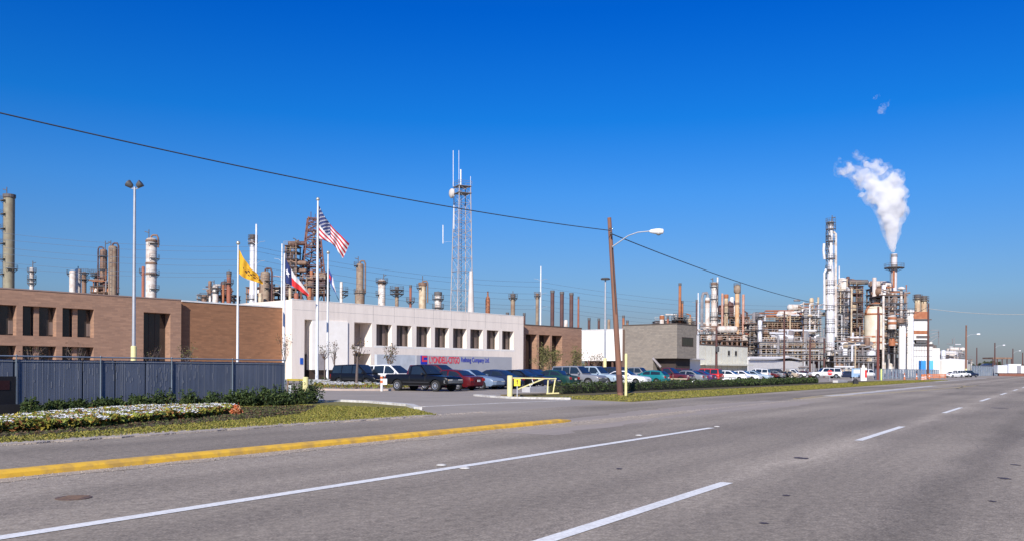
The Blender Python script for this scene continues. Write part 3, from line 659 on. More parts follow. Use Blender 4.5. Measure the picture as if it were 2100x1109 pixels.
# profiles: length L, width Wd, wheel x positions, body top line [(x,z)], greenhouse [(x,z)], belt height
KIND = {
 'sedan': dict(L=4.8, W=1.78, wx=(-1.38, 1.45), wr=.31, zb=.24, top=[(-2.4, .62), (-2.36, .92), (-1.75, 1.0), (-1.0, .98), (.75, .96), (1.2, .93), (2.2, .80), (2.38, .66), (2.4, .5)], gh=[(-1.75, .97), (-1.05, 1.36), (-.4, 1.42), (.1, 1.40), (.95, .95)], belt=.93, tw=.60),
 'hatch': dict(L=4.2, W=1.68, wx=(-1.22, 1.3), wr=.29, zb=.24, top=[(-2.1, .6), (-2.05, .95), (-1.4, .98), (.7, .95), (1.1, .92), (1.95, .78), (2.08, .62), (2.1, .5)], gh=[(-2.0, .95), (-1.55, 1.33), (-.5, 1.40), (.05, 1.38), (.9, .94)], belt=.92, tw=.58),
 'wagon': dict(L=4.9, W=1.8, wx=(-1.4, 1.45), wr=.31, zb=.24, top=[(-2.45, .6), (-2.4, .95), (-1.75, .98), (.75, .96), (1.2, .93), (2.25, .82), (2.42, .66), (2.45, .5)], gh=[(-2.38, .95), (-2.1, 1.42), (-.4, 1.47), (.1, 1.44), (.95, .95)], belt=.93, tw=.62),
 'van': dict(L=4.9, W=1.88, wx=(-1.45, 1.5), wr=.33, zb=.26, top=[(-2.45, .6), (-2.42, 1.02), (-1.9, 1.05), (1.1, 1.03), (1.5, 1.0), (2.2, .84), (2.42, .66), (2.45, .5)], gh=[(-2.40, 1.02), (-2.22, 1.70), (-.4, 1.77), (.35, 1.74), (1.5, 1.0)], belt=1.0, tw=.68),
 'suv': dict(L=4.7, W=1.82, wx=(-1.35, 1.4), wr=.37, zb=.42, top=[(-2.3, .6), (-2.28, 1.08), (-1.8, 1.1), (.65, 1.08), (.95, 1.06), (2.15, .98), (2.32, .86), (2.35, .62)], gh=[(-2.26, 1.08), (-2.1, 1.72), (-.3, 1.76), (.2, 1.74), (.85, 1.07)], belt=1.05, tw=.70),
 'suburban': dict(L=5.5, W=1.95, wx=(-1.6, 1.75), wr=.38, zb=.42, top=[(-2.75, .6), (-2.72, 1.12), (-2.0, 1.15), (.95, 1.12), (1.2, 1.10), (2.55, 1.02), (2.72, .88), (2.75, .62)], gh=[(-2.7, 1.12), (-2.5, 1.80), (-.3, 1.85), (.45, 1.82), (1.1, 1.10)], belt=1.1, tw=.74),
 'pickup': dict(L=5.2, W=1.88, wx=(-1.5, 1.65), wr=.37, zb=.42, top=[(-2.6, .6), (-2.58, 1.08), (-.5, 1.08), (.75, 1.06), (1.0, 1.05), (2.4, .97), (2.57, .86), (2.6, .60)], gh=[(-.62, 1.06), (-.5, 1.66), (-.1, 1.72), (.25, 1.70), (.95, 1.05)], belt=1.04, tw=.68),
}
def interp(pts, x):
    if x <= pts[0][0]: return pts[0][1]
    for (a, b), (c, d) in zip(pts, pts[1:]):
        if x <= c: return b + (d - b) * (x - a) / max(c - a, 1e-6)
    return pts[-1][1]
def car(kind, pm, label, px, Z, head=0, sc=1., name=None, cat=None, group='cars parked in the row', chrome=True, loc=None, rimm=None, low=None, detail=True, stripe=None):
    k = KIND[kind]; L, Wd, wx, wr, zb, tw = k['L'], k['W'], k['wx'], k['wr'], k['zb'], k['tw']; hw = Wd / 2
    p = loc or W2(px, Z)
    t = thing(name or ('parked_' + {'sedan': 'sedan', 'hatch': 'hatchback', 'wagon': 'station_wagon', 'van': 'minivan', 'suv': 'suv', 'suburban': 'large_suv', 'pickup': 'pickup_truck'}[kind]), label, cat or ('pickup truck' if kind == 'pickup' else 'van' if kind == 'van' else 'car'), p, head, group)
    t.scale = (sc, sc, sc)
    # body
    xs = set([x for x, z in k['top']]); x = -L / 2
    ar = wr + .07
    while x <= L / 2: xs.add(round(x, 3)); x += .14
    for c in wx: xs |= {c - ar, c - ar * .9, c - ar * .5, c, c + ar * .5, c + ar * .9, c + ar}
    xs = sorted(xs); mb = MB(); rows = []
    def yw(x, z, zl, zt):
        e = max(0, abs(x) - (L / 2 - .5)) / .5
        base = hw * (1 - .10 * e ** 2.2)
        f = (z - zb) / max(1.0 - zb, .1)
        return base * (1 - .05 * max(0, f - .45) ** 1.5 * 2 - .04 * max(0, .25 - f) * 4)
    for x in xs:
        zt = interp(k['top'], x); zl = zb + (.10 if abs(x) > L / 2 - .15 else 0)
        for c in wx:
            if abs(x - c) < ar: zl = max(zl, wr + math.sqrt(max(ar * ar - (x - c) ** 2, 0)))
        zl = min(zl, zt - .1)
        row = []
        zz = [zl, zl + (zt - zl) * .3, zl + (zt - zl) * .6, zl + (zt - zl) * .86, zt - .015, zt]
        for i, z in enumerate(zz):
            y = yw(x, z, zl, zt)
            if i == 4: y -= .03
            if i == 5: y -= .12
            row.append((x, y, z))
        full = row + [(x, 0, zt + .012)] + [(a, -b, c) for a, b, c in reversed(row)]
        rows.append(full)
    n_ = len(rows[0])
    for r in rows: mb.v += r
    for i in range(len(rows) - 1):
        for j in range(n_): mb.f.append((i * n_ + j, (i + 1) * n_ + j, (i + 1) * n_ + (j + 1) % n_, i * n_ + (j + 1) % n_)); mb.m.append(0)
    mb.f.append(tuple(range(n_))); mb.m.append(0); mb.f.append(tuple((len(rows) - 1) * n_ + j for j in range(n_))); mb.m.append(0)
    mb.build('body', pm, t, smooth=True, angle=50)
    # cabin
    gh = k['gh']; belt = k['belt'] - .04
    xs = sorted(set([x for x, z in gh] + [gh[0][0] + (gh[-1][0] - gh[0][0]) * i / 14 for i in range(15)]))
    def gy(z): return (hw - .10) + (tw - hw + .10) * (z - belt) / (1.72 - belt if kind in ('suv', 'van', 'suburban', 'pickup') else 1.4 - belt)
    mb = MB(); rows = []
    for x in xs:
        zt = max(interp(gh, x), belt + .01); row = []
        for f in (0, .5, .88, .97, 1.0):
            z = belt + (zt - belt) * f; y = gy(z) - (.03 if f == .97 else .09 if f == 1 else 0)
            row.append((x, y, z))
        rows.append(row + [(x, 0, zt + .015)] + [(a, -b, c) for a, b, c in reversed(row)])
    n_ = len(rows[0])
    for r in rows: mb.v += r
    for i in range(len(rows) - 1):
        for j in range(n_ - 1): mb.f.append((i * n_ + j, (i + 1) * n_ + j, (i + 1) * n_ + j + 1, i * n_ + j + 1)); mb.m.append(0)
    mb.f.append(tuple(range(n_))); mb.m.append(0); mb.f.append(tuple((len(rows) - 1) * n_ + j for j in range(n_))); mb.m.append(0)
    mb.build('cabin', pm, t, smooth=True, angle=50)
    # glass : screens
    (xa, za), (xb, zb_) = gh[-2], gh[-1]
    def screen(xa, za, xb, zb_, nm, s=1):
        d = Vector((zb_ - za, 0, -(xb - xa))).normalized() * (-1); 
        if d.z < 0: d = -d
        A = .07; x0, z0 = xa + (xb - xa) * A, za + (zb_ - za) * A; x1, z1 = xa + (xb - xa) * .90, za + (zb_ - za) * .90
        y0 = gy(z0) - .13; y1 = gy(z1) - .06; o_ = d * .022
        vs = [Vector((x0, -y0, z0)) + o_, Vector((x0, 0, z0)) + o_ * 1.6, Vector((x0, y0, z0)) + o_, Vector((x1, y1, z1)) + o_, Vector((x1, 0, z1)) + o_ * 1.6, Vector((x1, -y1, z1)) + o_]
        b_ = [v - d * .03 for v in vs]
        MB().add(vs + b_, [(0, 1, 4, 5), (1, 2, 3, 4), (0, 5, 11, 6), (2, 3, 9, 8)]).build(nm, carglass, t)
    screen(xa, za, xb, zb_, 'windscreen'); screen(gh[1][0], gh[1][1], gh[0][0], gh[0][1], 'rear_window')
    # side glass, split by pillars
    X0, X1 = gh[0][0], gh[-1][0]; span = X1 - X0
    cuts = {'sedan': (.17, .47, .52, .80), 'hatch': (.16, .50, .54, .80), 'wagon': (.07, .30, .33, .55, .58, .82), 'van': (.05, .28, .31, .57, .60, .83), 'suv': (.07, .34, .37, .58, .61, .84), 'suburban': (.06, .34, .37, .58, .60, .84), 'pickup': (.16, .80)}[kind]
    for sgn in (-1, 1):
        for a, b in zip(cuts[::2], cuts[1::2]):
            xa_, xb_ = X0 + span * a, X0 + span * b; pts = []
            zl = belt + .10
            def zt(x): return interp(gh, x) - .085
            # lower edge may reach further than the top at sloping ends
            lo0 = xa_ if zt(xa_) > zl + .1 else xa_
            m_ = 5; topl = [(xa_ + (xb_ - xa_) * i / m_, zt(xa_ + (xb_ - xa_) * i / m_)) for i in range(m_ + 1)]
            ext1 = .28 if b == cuts[-1] and kind not in ('hatch',) else 0.02
            ext0 = .22 if a == cuts[0] and kind in ('sedan',) else 0.02
            pg = [(xa_ - ext0, zl)] + [(x, z) for x, z in topl] + [(min(xb_ + ext1, X1 - .12), zl)]
            vs = [Vector((x, sgn * (gy(z) + .012), z)) for x, z in pg]; vb = [Vector((v.x, v.y - sgn * .03, v.z)) for v in vs]; q = len(vs)
            MB().add(vs + vb, [tuple(range(q))] + [(i, (i + 1) % q, q + (i + 1) % q, q + i) for i in range(q)]).build('side_window', carglass, t)
    # wheels
    for c in wx:
        for sgn in (-1, 1):
            y = sgn * (hw - .10)
            M = Matrix.Translation((c, y, wr)) @ Matrix.Rotation(R(90), 4, 'X')
            wo = MB().lathe([(wr * .62, -.10), (wr * .93, -.105), (wr, -.07), (wr, .07), (wr * .93, .105), (wr * .62, .10)], 20, M=M).build('wheel', tyre_m, t, smooth=True)
            rm = rimm or (rim_m if chrome else hub_d)
            s0 = -sgn
            prof_ = [(wr * .63, s0 * .085), (wr * .58, s0 * .112), (wr * .40, s0 * .09), (wr * .18, s0 * .115), (.01, s0 * .12)]
            MB().lathe(prof_, 16, M=M).build('rim', rm, wo, smooth=True)
            if not detail: continue
    # lights, bumpers, plates
    xf, xr = L / 2, -L / 2; zh = interp(k['top'], xf - .08) - .10; zr_ = .82 if kind not in ('suv', 'suburban', 'pickup', 'van') else .95
    for sgn in (-1, 1):
        MB().box(xf - .10, xf + .012, sgn * hw * .56 - .19, sgn * hw * .56 + .19, zh - .17, zh + .0).build('headlight', head_m, t)
        MB().box(xf - .20, xf - .01, sgn * (hw * .56 + .215) - .02, sgn * (hw * .56 + .215) + .05 * 1, zh - .16, zh - .0).build('indicator', amber_m, t)
        tall = .34 if kind in ('suv', 'van', 'suburban', 'pickup') else .17
        MB().box(xr - .014, xr + .10, sgn * (hw * .78) - (.10 if tall > .2 else .2), sgn * (hw * .78) + .11, zr_ - tall, zr_ + .02).build('taillight', tail_m, t)
        MB().cbox((gh[-1][0] - .28, sgn * (hw + .07), belt + .14), (.11, .18, .14)).build('mirror', pm if kind != 'pickup' else blkpl, t)
    MB().box(xf - .07, xf + .006, -hw * .33, hw * .33, zh - .15, zh - .01).build('grille', blkpl if not chrome else hub_d, t)
    bz = zb + .12
    bm_ = chrome_m if (chrome and kind in ('suv', 'suburban', 'pickup')) else (low or blkpl if kind in ('sedan', 'hatch', 'wagon') and chrome is None else (chrome_m if kind in ('suv', 'suburban', 'pickup') else pm))
    for e, nm in ((1, 'front_bumper'), (-1, 'rear_bumper')):
        xe = e * L / 2
        pts = [(xe - e * .25, hw * .985), (xe - e * .02, hw * .90), (xe + e * .09, hw * .6), (xe + e * .10, -hw * .6), (xe - e * .02, -hw * .90), (xe - e * .25, -hw * .985)]
        mb = MB()
        for (a, b), (c, d) in zip(pts, pts[1:]): mb.bar((a, b, bz + .08), (c, d, bz + .08), .07, .18) if False else mb.add([(a, b, bz), (c, d, bz), (c, d, bz + .19), (a, b, bz + .19), (a - e * .09, b * .96, bz), (c - e * .09, d * .96, bz), (c - e * .09, d * .96, bz + .19), (a - e * .09, b * .96, bz + .19)], [(0, 1, 2, 3), (3, 2, 6, 7), (0, 1, 5, 4)])
        mb.build(nm, bm_, t)
    MB().box(xr - .125, xr - .10, -.16, .16, bz + .24, bz + .38).build('licence_plate', plate_m, t)
    # sills / underside
    MB().box(wx[0] + ar, wx[1] - ar, -hw + .06, hw - .06, zb - .06, zb + .05).build('sill', blkpl, t)
    # door seams, handles as one trim part
    mb = MB()
    ysd = hw * 1.0 - .004
    for sgn in (-1, 1):
        for fx in ((cuts[1] + cuts[2]) / 2 if len(cuts) > 2 else .1, .93):
            xx = X0 + span * fx
            mb.box(xx - .012, xx + .012, sgn * (hw - .02) - .018, sgn * (hw - .02) + .018, zb + .08, belt - .02)
        mb.box(wx[0] + ar + .05, wx[1] - ar - .05, sgn * (hw - .003) - .012, sgn * (hw - .003) + .012, .56, .62)
    mb.build('side_trim', blkpl if stripe is None else stripe, t)
    if stripe is not None:
        for sgn in (-1, 1):
            MB().box(xr + .2, xf - .25, sgn * (hw - .01) - .018, sgn * (hw - .01) + .018, zb + .04, zb + .20).build('two_tone_band', stripe, t)
    if kind == 'pickup':
        MB().box(-2.5, -.72, -hw + .16, hw - .16, 1.075, 1.10).build('bed', blkpl, t)
    return t
TOW = math.atan2(-sP, cP); AWY = TOW + math.pi   # nose toward the road / toward the building
blk = paint('black', (.004, .004, .005)); mar = paint('maroon', (.10, .006, .009)); lbl = paint('light_blue', (.20, .27, .37)); nvy = paint('navy', (.012, .02, .055))
grn = paint('dark_green', (.01, .045, .04)); slv = paint('silver_grey', (.21, .22, .24)); wht = paint('white', (.78, .78, .77)); teal = paint('teal', (.008, .17, .19))
dkm = paint('dark_maroon', (.09, .012, .02)); redp = paint('red', (.62, .015, .012)); pbl = paint('pale_blue', (.34, .43, .50)); prp = paint('purple', (.07, .02, .10)); gry = paint('mid_grey', (.20, .21, .22)); tanp = paint('tan', (.40, .33, .24)); tanb = mat('tan_band', (.48, .38, .27), .5)
car('pickup', blk, 'shiny black pickup truck nearest the driveway, nose toward the road', 869, 57.8, TOW, cat='pickup truck')
car('van', blk, 'large black van behind the white flower bed, leftmost of the parked vehicles', 738, 71, TOW, sc=1.0)
car('van', wht, 'white minivan with a sloping windscreen behind the black pickup', 803, 71, TOW)
car('van', dkm, 'dark maroon minivan between the white minivan and the maroon sedan', 898, 68.5, TOW, sc=1.02)
car('sedan', mar, 'maroon sedan showing its red tail lights just right of the black pickup', 921, 60.8, AWY)
car('sedan', lbl, 'light silvery blue sedan with pale windscreen pillars beside the maroon sedan', 968, 64.2, TOW)
car('sedan', nvy, 'dark navy blue sedan with its tail toward the road, left of the yellow gate post', 1008, 66, AWY)
car('sedan', blk, 'black sedan seen right behind the yellow gate post and yellow notice', 1050, 68.5, AWY, sc=1.0)
car('wagon', nvy, 'dark blue station wagon behind the middle of the yellow gate', 1088, 71.5, TOW, sc=.98)
car('sedan', grn, 'dark green sedan with a red tail light at the right end of the yellow gate', 1127, 73.5, AWY)
car('suv', slv, 'boxy silver grey off-road car parked where the hedge begins', 1186, 74.5, TOW)
car('suv', pbl, 'pale blue and white off-road car directly right of the silver grey one', 1224, 80, TOW)
car('sedan', wht, 'white coupe behind the leaning wooden pole', 1284, 85, TOW, sc=.97)
car('suburban', nvy, 'dark blue large off-road car behind the white coupe', 1274, 97, TOW, sc=.95)
car('hatch', teal, 'bright teal hatchback between the white coupe and the maroon pickup', 1330, 90, AWY)
car('pickup', dkm, 'maroon pickup truck with a tan lower band behind the hedge', 1372, 92.5, TOW, stripe=tanb)
car('sedan', slv, 'silver sedan just left of the bright red off-road car', 1404, 97, AWY)
car('sedan', prp, 'dark purple sedan squeezed between the silver sedan and the red off-road car', 1424, 100.5, AWY)
car('suv', redp, 'bright red off-road car behind the hedge', 1443, 104, AWY, sc=.94)
car('wagon', wht, 'white station wagon right of the bright red off-road car', 1498, 113, TOW, sc=.98)
car('sedan', wht, 'white sedan right of the white station wagon, nose toward the road', 1524, 118, TOW)
car('sedan', pbl, 'pale blue sedan last in the near row, at the gap where the lot opens', 1546, 122, TOW)
# second row
car('sedan', nvy, 'navy sedan in the second row, roof showing behind the light blue sedan', 1012, 88, AWY)
car('wagon', blk, 'black station wagon in the second row behind the yellow gate', 1100, 92, TOW)
car('suv', grn, 'dark green off-road car in the second row before the brown brick building', 1163, 98, AWY)
car('suv', gry, 'grey off-road car in the second row under the grey block building', 1312, 108, TOW)
car('sedan', teal, 'teal sedan in the second row behind the maroon pickup', 1345, 112, TOW)
car('van', dkm, 'dark red minivan in the second row by the overhang of the grey building', 1385, 118, AWY, sc=.95)
car('sedan', wht, 'white sedan in the second row beside the tan sedan', 1472, 126, AWY)
car('sedan', tanp, 'tan sedan in the second row before the cream warehouse', 1489, 132, TOW)
# far lot
fg = 'cars in the far lot before the refinery'
far = [('van', wht, 'white box-like van at the left end of the far lot', 1551, 160, AWY), ('sedan', mar, 'maroon sedan in the far lot next to the white van', 1572, 168, TOW), ('sedan', gry, 'grey sedan in the far lot right of the maroon sedan', 1583, 170, AWY), ('suv', blk, 'black off-road car in the far lot between grey and tan sedans', 1597, 172, TOW), ('sedan', tanp, 'tan sedan in the far lot below the wooden pole', 1612, 174, AWY), ('pickup', wht, 'white pickup truck in the far lot left of the reddish sedan', 1628, 176, TOW), ('sedan', dkm, 'dark red sedan in the far lot behind the long white large car', 1644, 180, AWY), ('hatch', lbl, 'light blue hatchback in the far lot by the white shed', 1660, 190, TOW)]
for kd, c, l, px, Z, h in far: car(kd, c, l, px, Z, h, group=fg, detail=False)
car('suburban', wht, 'long white large estate car parked side-on in the far lot by the stop sign', 1692, 172, math.pi + .05, group=fg, sc=1.1)
car('sedan', nvy, 'dark blue car with a red tail light right of the long white estate car', 1735, 176, math.pi, group=fg)
car('pickup', wht, 'white pickup truck beyond the blue and white board', 1782, 182, .1, group=fg, sc=1.05)
car('sedan', mar, 'small maroon sedan beyond the chain link fence', 1836, 190, .1, group=fg)
# far right
car('sedan', wht, 'white sedan on the roadside at far right, left of the last tall wooden pole', 1957, 215, .35, group='vehicles stopped on the far roadside')
car('suv', wht, 'white off-road car on the far roadside, directly at the foot of the tall pole', 1972, 226, .35, group='vehicles stopped on the far roadside')
car('suv', nvy, 'dark off-road car on the far roadside, rightmost before the grey fence', 1988, 228, .35, group='vehicles stopped on the far roadside')
# ================================================================== poles, lamps, flags, wires
wood = mat('pole_wood', (.26, .12, .075), .9, c2=(.16, .085, .06), scale=1.5, stretch=(6, 6, .5), lo=.3, hi=.7)
wood_d = mat('pole_wood_dark', (.13, .055, .045), .9, c2=(.08, .04, .035), scale=1.5, stretch=(6, 6, .5))
steel = mat('galvanised_steel', (.50, .51, .53), .45, metal=.4); white_m = mat('white_metal', (.78, .79, .80), .4)
lampg = mat('lamp_housing', (.12, .12, .12), .5, metal=.3); wire_m = mat('cable_black', (.05, .06, .08), .7); wire_b = mat('thin_wire', (.13, .17, .23), .7)
gold = mat('pole_finial', (.65, .62, .50), .3, metal=.6)
# leaning pole with street lamp
pb = G(1272.5, 811); ptop = W(1249.5, 447, pb.y + .3)
lp = thing('utility_pole', 'leaning reddish brown wooden pole carrying a street lamp on a long arm', 'utility pole', pb)
top = ptop - pb
MB().tube([(0, 0, -.1), top * .5, top], [.17, .145, .11], 12).build('pole', wood, lp, smooth=True)
# repair band near the foot
MB().tube([top * .02, top * .12], [.178, .176], 12, caps=False).build('foot_wrap', wood_d, lp, smooth=True)
def rel(px, py, Z): return W(px, py, Z) - pb
Za = pb.y
arm = [rel(1254.5, 507, Za), rel(1268, 498, Za - .1), rel(1288, 484, Za - .2), rel(1308, 477, Za - .3), rel(1333, 474.5, Za - .4)]
MB().tube(arm, [.04, .035, .03, .03, .03], 8).build('lamp_arm', steel, lp, smooth=True)
hd = rel(1347, 475, Za - .45)
M = Matrix.Translation(hd) @ Matrix.Rotation(R(90), 4, 'Y')
lh = MB().lathe([(.04, -.42), (.10, -.34), (.15, -.1), (.17, .12), (.14, .34), (.03, .40)], 14, M=M, sq=.9).build('lamp_head', white_m, lp, smooth=True)
lh.scale = (1, 1, 1)
MB().sphere((hd.x + .10, hd.y, hd.z - .12), .14, 12, 6, sz=.8).build('lamp_lens', mat('lamp_lens', (.30, .30, .28), .3), lh, smooth=True)
for k_, (px, py) in enumerate(((1251, 472), (1253, 480))):
    c = rel(px, py, Za); MB().lathe([(.04, -.08), (.06, -.03), (.04, .02), (.06, .05), (.03, .09)], 8, M=Matrix.Translation(c + Vector((-.02, -.16, 0)))).build('insulator', lampg, lp, smooth=True)
MB().tube([rel(1253.8, 505, Za) + Vector((0, -.13, 0)), rel(1257, 560, Za) + Vector((0, -.14, 0)), rel(1262, 640, Za) + Vector((0, -.15, 0))], .018, 5).build('conduit', lampg, lp)
# yellow marker post beside it
p = G(1283.5, 812); hh = W(1283.5, 724, p.y).z
y_m = mat('post_yellow', (.80, .73, .34), .65, c2=(.66, .58, .28), scale=3)
o = MB().lathe([(.075, -.05), (.075, hh - .35), (.08, hh - .35), (.08, hh - .05), (.03, hh)], 12).build('marker_post', y_m, None, smooth=True, loc=p)
tag(o, 'slim pale yellow post standing close beside the leaning wooden pole', 'post')
# light pole at left with two floodlights
def floodpole(px, ytop, Z, label, yellow=True, disc=False, r=.13):
    t = thing('light_pole', label, 'light pole', W2(px, Z)); H = W(px, ytop, Z).z
    MB().tube([(0, 0, 0), (0, 0, H * .5), (0, 0, H)], [r, r * .85, r * .62], 12).build('pole', steel, t, smooth=True)
    if yellow: MB().lathe([(r * 1.45, 0), (r * 1.45, 2.85), (r * 1.1, 2.9)], 12).build('painted_base', y_m, t, smooth=True)
    if disc:
        MB().lathe([(.08, H), (.55, H + .05), (.62, H + .16), (.5, H + .28), (.1, H + .33)], 14).build('lamp_head', lampg, t, smooth=True)
    else:
        MB().tube([(-.35, 0, H - .02), (-.12, 0, H - .12), (.12, 0, H - .12), (.35, 0, H - .02)], .04, 6).build('lamp_bracket', steel, t)
        for s in (-1, 1):
            M = Matrix.Translation((s * .33, -.02, H + .16)) @ Matrix.Rotation(R(-38 * s), 4, 'Y')
            MB().lathe([(.10, -.22), (.17, -.16), (.25, .12), (.26, .18), (.02, .17)], 12, M=M @ Matrix.Rotation(R(90 if s > 0 else 90), 4, 'Y') @ Matrix.Scale(s, 4, (0, 0, 1))).build('floodlight', lampg, t, smooth=True)
    return t
floodpole(274, 384, 60, 'tall grey light pole with twin floodlights and a yellow painted base behind the slatted fence')
floodpole(1240.5, 574, 112, 'tall light pole with a disc shaped lamp head in front of the white block', disc=True, r=.15)
def woodpole(px, ytop, Z, label, ybase=None, m=wood_d, arm=None, r=.17, extra=None, name='utility_pole', group=None):
    H = W(px, ytop, Z).z; t = thing(name, label, 'utility pole', W2(px, Z), 0, group)
    MB().tube([(0, 0, -.1), (0, 0, H * .5), (0, 0, H)], [r, r * .9, r * .7], 10).build('pole', m, t, smooth=True)
    for z in (H - .5, H - 1.3): MB().box(-.05, .05, -r - .08, -r * .6, z, z + .16).build('insulator', lampg, t)
    if extra == 'transformer':
        MB().lathe([(.25, H * .52), (.28, H * .53), (.28, H * .61), (.2, H * .62)], 12, c=(.05, -.42)).build('transformer', lampg, t, smooth=True)
    if extra == 'yellow': MB().lathe([(r * 1.08, 0), (r * 1.06, 2.2)], 10).build('painted_base', y_m, t, smooth=True)
    if arm:
        x1, y1 = arm; e = W(x1, y1, Z) - W2(px, Z)
        s_ = W(px, y1 + 6, Z) - W2(px, Z)
        MB().tube([s_, s_.lerp(e, .4) + Vector((0, 0, .4)), e], .04, 6).build('lamp_arm', steel, t, smooth=True)
        M = Matrix.Translation(e + Vector((.3, 0, 0))) @ Matrix.Rotation(R(90), 4, 'Y')
        MB().lathe([(.06, -.5), (.2, -.3), (.26, .1), (.22, .4), (.03, .5)], 10, M=M).build('lamp_head', white_m, t, smooth=True)
    return t
woodpole(1469, 668, 132, 'dark wooden pole in front of the cream warehouse', extra='transformer', r=.2)
woodpole(1608, 637, 176, 'dark wooden pole standing over the far lot before the pipe racks', r=.2)
woodpole(1661, 690, 186, 'short dark wooden pole at the right end of the white shed', r=.22)
woodpole(1690, 693, 190, 'short dark wooden pole just left of the tallest silver column', r=.22, extra='transformer')
woodpole(1800.5, 628, 147, 'tall reddish wooden pole at the roadside in front of the domed tank', m=mat('pole_wood_red', (.20, .06, .045), .9), r=.24)
woodpole(1903, 621, 175, 'tall dark wooden pole in front of the white tanks with twin stacks', m=wood_d, r=.22)
woodpole(1981, 666, 228, 'wooden pole with a yellow painted foot and a street lamp, by the far stopped cars', m=wood, arm=(2004, 684.5), extra='yellow', r=.26)
woodpole(2040, 702, 330, 'distant wooden pole with a street lamp just beyond the flat roofed deck', arm=(2057, 707), r=.28)
woodpole(2077, 714, 420, 'distant wooden pole with a street lamp, close to the right edge', arm=(2090, 718.5), r=.3)
woodpole(2003, 712, 360, 'thin distant pole right of the far stopped cars', r=.26)
woodpole(2097, 722, 400, 'thin distant pole at the extreme right edge', r=.28)
# flagpoles
def flagpole(px, ytop, Z, label, r=.11, ball=True):
    H = W(px, ytop, Z).z; t = thing('flagpole', label, 'flagpole', W2(px, Z))
    MB().tube([(0, 0, 0), (0, 0, H * .5), (0, 0, H)], [r * 1.15, r, r * .55], 12).build('pole', white_m, t, smooth=True)
    if ball: MB().sphere((0, 0, H + .1), .17, 12, 8).build('finial', gold, t, smooth=True)
    MB().lathe([(r * 2.4, 0), (r * 2.2, .15), (r * 1.3, .3)], 12).build('base_collar', steel, t, smooth=True)
    MB().tube([(r * .9, -r * .6, 1.2), (r * .7, -r * .5, H - .2)], .012, 4).build('halyard', wire_b, t)
    return t
flagpole(487, 501, 74, 'white flagpole with the yellow flag behind the slatted fence', r=.10)
flagpole(582, 520, 80, 'white flagpole with the star flag at the left corner of the white building', r=.12, ball=False)
flagpole(650, 411, 82, 'tallest white flagpole with a round finial carrying the stars and stripes', r=.14)
flagpole(671.5, 520, 86, 'white flagpole with the small blue and white flag right of the tallest one', r=.11)
# flags : grids of quads with the right colours
fred = mat('flag_red', (.50, .02, .035), .8); fwhite = mat('flag_white', (.75, .74, .74), .8); fblue = mat('flag_navy', (.015, .03, .13), .8)
fyel = mat('flag_gold', (.70, .40, .02), .8, c2=(.52, .27, .015), scale=2); fbrn = mat('flag_brown', (.10, .05, .02), .8); fblu2 = mat('flag_blue', (.05, .08, .30), .8); fred2 = mat('flag_bright_red', (.66, .03, .03), .8)
def flag(name, label, Z, rowsfn, nu, nv, matfn, mats, ripple=.12, waves=3.2, stars=None, fold=0):
    """rowsfn(u,v)->photo pixel of the cloth point; u along the fly, v down the hoist"""
    t0 = rowsfn(0, 0); base = W(t0[0], t0[1], Z); mb = MB()
    def P(u, v):
        vv = v * (1 + fold * u); back = 0
        if vv > 1: back = (vv - 1) * .5 + .05; vv = 1 - (vv - 1) * .8
        x, y = rowsfn(u, vv); q = W(x, y, Z + back)
        dy = ripple * math.sin(u * waves * 6.28 + v * 1.3) * min(1, u * 3) + .25 * u * math.sin(v * 2.4)
        return Vector((q.x - base.x, dy + back, q.z - base.z))
    for j in range(nv + 1):
        for i in range(nu + 1): mb.v.append(tuple(P(i / nu, j / nv)))
    for j in range(nv):
        for i in range(nu):
            a = j * (nu + 1) + i; mb.f.append((a, a + 1, a + nu + 2, a + nu + 1)); mb.m.append(matfn((i + .5) / nu, (j + .5) / nv))
    th = thing(name, label, 'flag', base)
    o = mb.raw('cloth', mats, th); o.data.polygons.foreach_set('use_smooth', [True] * len(o.data.polygons))
    if stars:
        mb = MB()
        for (u, v, s) in stars:
            for side in (-1, 1):
                c = P(u, v); e = 1e-3
                du = (P(u + .01, v) - P(u - .01, v)).normalized(); dv = (P(u, v + .01) - P(u, v - .01)).normalized(); nn = du.cross(dv).normalized() * .012 * side
                pts = []
                for k in range(10):
                    a = -math.pi / 2 + k * math.pi / 5; rr = s if k % 2 == 0 else s * .42
                    pts.append(c + nn + du * rr * math.cos(a) + dv * rr * math.sin(a))
                mb.v += [tuple(q) for q in pts]; b_ = len(mb.v) - 10
                mb.v.append(tuple(c + nn)); 
                for k in range(10): mb.f.append((b_ + k, b_ + (k + 1) % 10, b_ + 10)); mb.m.append(0)
        mb.raw('stars', fwhite, th)
    return th
def bil(A, B, C, D):   # A hoist top, B fly top, C fly bottom, D hoist bottom, each with optional mid controls
    def f(u, v):
        top = [A, B]; 
        x = (A[0] * (1 - u) + B[0] * u) * (1 - v) + (D[0] * (1 - u) + C[0] * u) * v
        y = (A[1] * (1 - u) + B[1] * u) * (1 - v) + (D[1] * (1 - u) + C[1] * u) * v
        return x, y
    return f
def poly_curve(pts):
    def f(u):
        n = len(pts) - 1; k = min(int(u * n), n - 1); s = u * n - k
        p0 = pts[max(k - 1, 0)]; p1 = pts[k]; p2 = pts[k + 1]; p3 = pts[min(k + 2, n)]
        return tuple(.5 * (2 * p1[i] + (p2[i] - p0[i]) * s + (2 * p0[i] - 5 * p1[i] + 4 * p2[i] - p3[i]) * s * s + (3 * p1[i] - p0[i] - 3 * p2[i] + p3[i]) * s ** 3) for i in (0, 1))
    return f
def two(topc, botc):
    a, b = poly_curve(topc), poly_curve(botc)
    return lambda u, v: tuple(a(u)[i] * (1 - v) + b(u)[i] * v for i in (0, 1))
